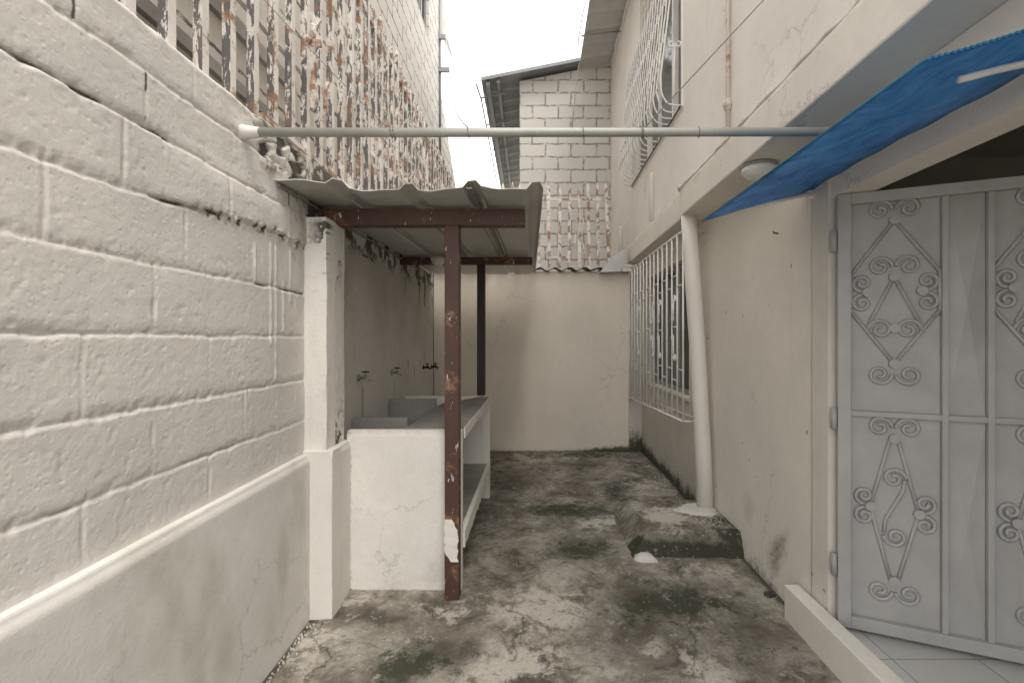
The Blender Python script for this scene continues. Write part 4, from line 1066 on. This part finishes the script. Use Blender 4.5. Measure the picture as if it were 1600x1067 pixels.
for j in range(ny): a = j * (nx + 1); b_ = a + nx; fs += [(a + nx + 1, a, K + a, K + a + nx + 1), (b_, b_ + nx + 1, K + b_ + nx + 1, K + b_)]
MB().add(vs, fs, True).build('awning_sheet', M['awning'], aw)
mb = MB()
for k in range(38):
    x = .785 + k * .0128; p = aP(x, .905); mb.box(x, x + .007, .903, .908, p[2] - .001, p[2] + .004)
mb.tube([aP(.772, .905), aP(.772, 2.14)], .0035, 6); mb.build('edge_trim', M['teal'], aw)
pb = lambda x, y, dz: (aP(x, y)[0], y, aP(x, y)[2] - dz)
MB().tube([pb(.972, 1.05, .006), pb(1.06, 1.05, .010), pb(1.16, 1.05, .018), pb(1.266, 1.05, .03)], .0085, 8).build('brace', M['whitemetal'], aw)
MB().tube([pb(.99, 2.06, .012), pb(1.1, 2.06, .018), pb(1.25, 2.06, .026)], .007, 8).build('brace', M['whitemetal'], aw)
B(1.235, 1.268, 2.075, 2.105, 1.985, 2.02).build('wall_bracket', M['whitemetal'], aw, .004)
MB().tube([(1.245, 2.10, 1.99), (1.244, 2.10, 1.80)], .002, 5).build('hanging_cord', M['whitemetal'], aw)

# ---------------- soffit lamp
l = thing('ceiling_lamp', 'round opal dome lamp on the house soffit partly behind the blue awning', 'lamp', (1.19, 2.40, 2.25))
MB().lathe([(.092, .006), (.092, -.008), (.088, -.010)], (1.165, 2.40, 2.249), 28).build('lamp_base', M['alu'], l)
MB().lathe([(.088, -.011), (.082, -.03), (.062, -.052), (.03, -.066), (.004, -.07)], (1.165, 2.40, 2.249), 28).build('lamp_shade', M['lamp'], l)

# ---------------- horizontal pipe
o = MB().tube([(-1.06, 1.713, 2.118), (-.2, 1.712, 2.1165), (.6, 1.713, 2.119), (1.28, 1.715, 2.121)], .0165, 16)
hp = thing('horizontal_pipe', 'galvanised pipe spanning the yard overhead from the block wall to the house', 'pipe', (0, 1.713, 2.118))
o.build('pipe', M['galv'], hp)
MB().tube([(-1.12, 1.713, 2.118), (-1.085, 1.713, 2.118), (-1.06, 1.713, 2.118), (-1.045, 1.713, 2.118)], [.030, .024, .020, .0185], 14).build('plaster_collar', M['white'], hp)
mb = MB()
for x in (-.555, -.545, -.265, .165, .385, .39, .60): mb.tube([(x + .0015 * k, 1.713 + .019 * math.cos(k), 2.118 + .019 * math.sin(k)) for k in range(0, 8)], .0018, 5)
mb.build('wire_tie', M['wire'], hp)

# ---------------- big drain pipe and its mossy block
o = MB(); o.tube([(1.198, 3.25, .10), (1.19, 3.27, .5), (1.165, 3.32, 1.3), (1.135, 3.37, 2.0), (1.125, 3.385, 2.262)], .057, 24)
o = o.build('drain_pipe', M['pvc']); tag(o, 'thick leaning cream drain pipe rising from a mossy concrete block to the house beam', 'pipe')
def blk_top(s, t): 
    d = .012 * (fbm(s, t, 5, 101) - .5) + .006 * (fbm(s, t, 20, 102) - .5)
    return d
BP = [(.58, 2.80), (1.27, 2.775), (1.27, 3.52), (.565, 3.52)]; TP = [(.69, 2.86), (1.27, 2.85), (1.27, 3.42), (.685, 3.40)]
# deform one grid over the frustum
nx, ny = 90, 96
vs = np.zeros((nx + 1, ny + 1, 3)); 
for i in range(nx + 1):
    for j in range(ny + 1):
        u = i / nx; v = j / ny
        uu = min(1, max(0, (u - .17) / .83)); wv = min(1, max(0, (v - .16) / .68))
        tb = min(u / .17, 1, v / .16, (1 - v) / .16); tb = max(0, tb)
        def q2(P, a, b): return tuple((P[0][k] * (1 - a) + P[1][k] * a) * (1 - b) + (P[3][k] * (1 - a) + P[2][k] * a) * b for k in (0, 1))
        # blend from outline to top outline
        a = q2(TP, uu, wv)
        bo = q2(BP, min(1, max(0, (u - .17) / .83)) if u > .17 else 0, wv)
        e = tb; x = bo[0] * (1 - e) + a[0] * e; y = bo[1] * (1 - e) + a[1] * e
        z = .145 * min(1, e * 1.02) - .01
        vs[i, j] = (x, y, z)
X_, Y_ = vs[..., 0].copy(), vs[..., 1].copy()
Zz = vs[..., 2]
vs[..., 2] += (.007 * (fbm(X_, Y_, 7, 101) - .5) + .008 * (fbm(X_, Y_, 30, 102) - .5)) * ss(0, .05, Zz + .01)
vs[..., 0] += .03 * (fbm(Y_, Zz, 9, 103) - .5) * (X_ < .75); vs[..., 1] += .02 * (fbm(X_, Zz, 10, 104) - .5) * (Y_ < 2.9)
idx = np.arange((nx + 1) * (ny + 1)).reshape(nx + 1, ny + 1)
qf = np.stack([idx[:-1, :-1], idx[1:, :-1], idx[1:, 1:], idx[:-1, 1:]], -1).reshape(-1, 4)
me = bpy.data.meshes.new('concrete_block'); me.from_pydata(vs.reshape(-1, 3).tolist(), [], qf.tolist()); me.update()
for p_ in me.polygons: p_.use_smooth = False
ca = me.color_attributes.new('dirt', 'FLOAT_COLOR', 'POINT')
nn = fbm(X_, Y_, 12, 105); fr = ss(.135, .02, Zz) * (Y_ < 2.95)
Gc = np.maximum(fr * (.9 + .6 * nn), .9 * ss(1.05, 1.2, X_) * (nn > .45) * ss(3.2, 3.0, Y_)); Gc = np.maximum(Gc, .4 * ss(.74, .62, X_) * nn)
Bc = .75 * np.exp(-((X_ - .86) / .14) ** 2 - ((Y_ - 3.1) / .2) ** 2) + .1
Ac = np.exp(-((X_ - 1.12) / .16) ** 2 - ((Y_ - 3.1) / .15) ** 2) * .9 + .35 * ss(.1, .14, Zz)
cc = np.stack([.25 * fr + .35 * (ss(.135, .11, Zz)) * nn, Gc, Bc, Ac], -1).reshape(-1, 4).astype(np.float32)
ca.data.foreach_set('color', cc.ravel())
o = link_mesh('concrete_block', me, M['floor'], None); tag(o, 'low mossy cast concrete block on the floor at the foot of the drain pipe', 'concrete block')
# splash of white mortar round the pipe and chunk at the corner
def splat(cx, cy, z, r, seed, ex=1.0, h=.03):
    n = 44; g = np.linspace(-1.5, 1.5, n); gx, gy = np.meshgrid(g, g, indexing='ij')
    X = cx + gx * r * ex; Y = cy + gy * r
    d = 1 - np.hypot(gx, gy) + 1.5 * (fbm(X, Y, .9 / r * .6, seed, 4) - .5)
    zz = h * np.clip(d * 2.4, 0, 1) ** .7 * (.45 + .9 * fbm(X, Y, 2.2 / r, seed + 3, 3))
    idx = np.arange(n * n).reshape(n, n)
    keep = (d[:-1, :-1] > 0) | (d[1:, :-1] > 0) | (d[1:, 1:] > 0) | (d[:-1, 1:] > 0)
    q = np.stack([idx[:-1, :-1], idx[1:, :-1], idx[1:, 1:], idx[:-1, 1:]], -1)[keep]
    Z = np.where(d > 0, z + zz, z - .02)
    used = np.unique(q); mp = -np.ones(n * n, int); mp[used] = np.arange(len(used))
    return MB().add(np.stack([X, Y, Z], -1).reshape(-1, 3)[used].tolist(), mp[q].tolist(), True)
o = splat(1.15, 3.21, .128, .125, 5, 1.15, .026).build('mortar_splash', M['paint']); tag(o, 'white mortar splash round the foot of the drain pipe', 'mortar')
o = splat(.66, 2.80, .004, .085, 9, 1.1, .026).build('mortar_chunk', M['paint']); tag(o, 'white mortar lump stuck to the near left corner of the concrete block', 'mortar')
cx, cy = fl(1204, 931)
o = splat(cx, cy, .006, .022, 14, 1.2, .012).build('debris_chip', M['darkwood']); tag(o, 'small dark chip lying near the end of the white curb', 'debris')

# ---------------- wall pipes and vent stubs of the upper storey
wp = thing('water_pipe', 'thin peeling water pipe with a union running up the house wall above the slab', 'pipe', (1.13, 2.70, 2.5))
MB().tube([(1.133, 2.71, 2.47), (1.133, 2.71, 3.0), (1.133, 2.71, 4.0), (1.133, 2.71, 5.3)], .0125, 10).build('pipe', M['copper'], wp)
MB().lathe([(.013, -.035), (.021, -.03), (.021, -.012), (.026, -.010), (.026, .012), (.019, .014), (.019, .032), (.013, .035)], (1.133, 2.71, 2.735), 12).build('pipe_union', M['copper'], wp)
for (px, yt, yb, lab) in ((1019, 272, 345, 'short white vent stub on the house wall nearer the pipe and beam corner'), (970.5, 355, 402, 'short white vent stub on the house wall close to the block gable')):
    Y = 1.135 / ((px - 840) / F); zt = H + (530 - yt) / F * Y; zb = max(2.46, H + (530 - yb) / F * Y)
    o = MB().tube([(1.13, Y, zb), (1.13, Y, zt - .03), (1.135, Y, zt - .008), (1.16, Y, zt)], [.026, .026, .024, .02], 12).build('vent_stub', M['pvc'])
    tag(o, lab, 'pipe', 'vent stubs on the upper wall')

# ---------------- cage over the lower window
cg = thing('window_cage', 'white iron bar cage with small scrolls over the ground floor window', 'window grille', (1.18, 4.4, .65))
XC = 1.10; ys = [3.44 + .143 * i for i in range(15)]
ZC0 = lambda y: .72 - (y - 3.44) * .040; ZC1 = 2.16
for i, y in enumerate(ys):
    MB().tube([(XC, y, ZC0(y)), (XC, y, ZC1)], .0078, 6).build('bar', M['whitemetal'], cg)
mb = MB()
mb.tube([(XC, ys[0], ZC0(ys[0])), (XC, ys[-1], ZC0(ys[-1]))], .0085, 6); mb.tube([(XC, ys[0], ZC1), (XC, ys[-1], ZC1)], .0085, 6)
mb.tube([(XV, ys[0], ZC0(ys[0])), (XV, ys[-1], ZC0(ys[-1]))], .007, 6)
mb.tube([(XV, ys[0], ZC1), (XV, ys[-1], ZC1)], .007, 6)
for y in (ys[0], ys[5], ys[10], ys[-1]):
    for z in (ZC0(y), ZC1): mb.tube([(XC, y, z), (XV, y, z)], .0065, 6)
mb.build('frame', M['whitemetal'], cg)
cbn = 0
def crossbar(i, z):
    MB().tube([(XC - .001, ys[i], z), (XC - .001, ys[i + 1], z)], .0055, 6).build('crossbar', M['whitemetal'], cg)
for i in range(len(ys) - 1):
    o_ = .045 if i % 2 else -.045
    crossbar(i, 1.80 + o_); crossbar(i, 1.06 - o_)
    if i % 3 == 1: crossbar(i, 1.43 + o_ * .2)
def yscroll(mb, y, z, r, a0, sgn, n=22):
    mb.tube([(XC - .010, y + r * (1 - .75 * k / n) * math.cos(a0 + sgn * k / n * 7.5), z + r * (1 - .75 * k / n) * math.sin(a0 + sgn * k / n * 7.5)) for k in range(n + 1)], .007, 6)
for y in (ys[1] + .07, ys[4] + .07, ys[6] + .02, ys[10] + .07):
    mb = MB()
    for zc in (1.62, 1.24):
        s_ = 1 if zc > 1.43 else -1
        yscroll(mb, y - .03, zc + .04 * s_, .03, 0, s_); yscroll(mb, y + .03, zc - .11 * s_, .028, math.pi, s_)
        mb.tube([(XC - .010, y, zc + .04 * s_), (XC - .010, y + .005, zc - .11 * s_)], .007, 6)
    mb.build('scrollwork', M['whitemetal'], cg)

# side bars at the near end of the cage
for x in (1.15, 1.20): MB().tube([(x, ys[0], ZC0(ys[0])), (x, ys[0], ZC1)], .0055, 6).build('bar', M['whitemetal'], cg)

# ---------------- pot-bellied grille over the upper window
ug = thing('window_grille', 'white pot bellied iron grille over the upper floor window', 'window grille', (1.1, 4.5, 3.2))
prof = [(1.148, 4.60), (1.10, 4.55), (1.075, 4.3), (1.045, 4.0), (1.01, 3.7), (.985, 3.5), (.975, 3.38), (.985, 3.29), (1.02, 3.225), (1.07, 3.20), (1.148, 3.195)]
def sm(pr, n=4):
    out = []
    for i in range(len(pr) - 1):
        p0 = pr[max(i - 1, 0)]; p1 = pr[i]; p2 = pr[i + 1]; p3 = pr[min(i + 2, len(pr) - 1)]
        for k in range(n):
            t = k / n; out.append(tuple(.5 * (2 * p1[c] + (p2[c] - p0[c]) * t + (2 * p0[c] - 5 * p1[c] + 4 * p2[c] - p3[c]) * t * t + (3 * p1[c] - p0[c] - 3 * p2[c] + p3[c]) * t ** 3) for c in (0, 1)))
    return out + [pr[-1]]
sp_ = sm(prof)
for i in range(18):
    y = 3.61 + i * .111
    MB().tube([(x, y + .010 * math.sin(z * 26 + i) * (1 if i % 2 else .4), z) for x, z in sp_], .0072, 6).build('bar', M['whitemetal'], ug)
mb = MB()
for x, z in ((1.079, 4.33), (.992, 3.56), (1.148, 4.60), (1.148, 3.195), (.976, 3.38)): mb.tube([(x, 3.60, z), (x, 5.51, z)], .008, 6)
mb.box(1.135, 1.149, 3.58, 5.52, 3.175, 3.20); mb.box(1.135, 1.149, 3.585, 3.605, 3.20, 4.62); mb.box(1.135, 1.149, 5.50, 5.52, 3.20, 4.62)
mb.build('frame', M['whitemetal'], ug)
for i in range(17):
    y = 3.665 + i * .111
    for z, s_ in ((3.75, 1), (4.15, -1)):
        x = 1.02 if z < 4 else 1.06
        MB().tube([(x, y + .03 * (1 - .75 * k / 16) * math.cos(s_ * k / 16 * 7), z + .045 * (1 - .75 * k / 16) * math.sin(s_ * k / 16 * 7)) for k in range(17)], .006, 5).build('scroll', M['whitemetal'], ug)
mb = MB()                                                     # near side panel
mb.tube([(1.075, 3.602, 3.22), (1.085, 3.602, 3.66)], .007, 6)
for s_ in (-1, 1): mb.tube([(1.085 + s_ * (.03 + .026 * (1 - .6 * k / 14) * -math.cos(k / 14 * 6)), 3.602, 3.68 + .026 * (1 - .6 * k / 14) * math.sin(k / 14 * 6) * -1) for k in range(15)], .007, 6)
mb.tube([(1.045, 3.602, 3.655), (1.125, 3.602, 3.655)], .008, 6)
mb.build('side_scroll', M['whitemetal'], ug)

# ---------------- wires
def wire(name, lab, pts, sag, r=.0022, m=M['wire']):
    a, b = Vector(pts[0]), Vector(pts[1]); n = 16
    o = MB().tube([a.lerp(b, k / n) - Vector((0, 0, sag * 4 * (k / n) * (1 - k / n))) for k in range(n + 1)], r, 6).build(name, m); tag(o, lab, 'wire'); return o
wire('slack_wire', 'grey wire running from the overhead pipe up to the house wall on the right', [(.398, 1.713, 2.13), (1.149, 1.9, 2.975)], .0)
wire('slack_wire', 'thin wire crossing in front of the rusty grille down to the overhead pipe', [(-1.12, 1.75, 2.72), (-.56, 1.713, 2.13)], .01, .0016)
wire('slack_wire', 'thin wire hanging from the neighbour building bracket to the overhead pipe', [(XB(7.8) + .11, 7.76, 6.46), (-.262, 1.713, 2.135)], .30, .003)
wire('slack_wire', 'thin wire hanging from the pale house eave down to the overhead pipe', [at(909, 112, 6.9), (.13, 1.713, 2.135)], -.2, .003)
o = MB().tube([at(903, 76, 6.3), at(904, 60, 6.3), at(911, 20, 6.3), at(922, -20, 6.3)], .007, 6).build('eave_cable', M['wire']); tag(o, 'thin cable rising past the outer edge of the pale house eave', 'cable')
# nails / hooks on the near house wall
for px, py, lab in ((1216, 365, 'small dark hook on the house wall below the awning'), (1098, 511, 'small hook on the house wall beside the drain pipe')):
    Y = XW / ((px - 840) / F); p = (XW, Y, H + (530 - py) / F * Y)
    o = MB().tube([p, (p[0] - .022, p[1], p[2] + .002), (p[0] - .026, p[1], p[2] + .012)], .004, 6).build('wall_hook', M['dark']); tag(o, lab, 'hook')
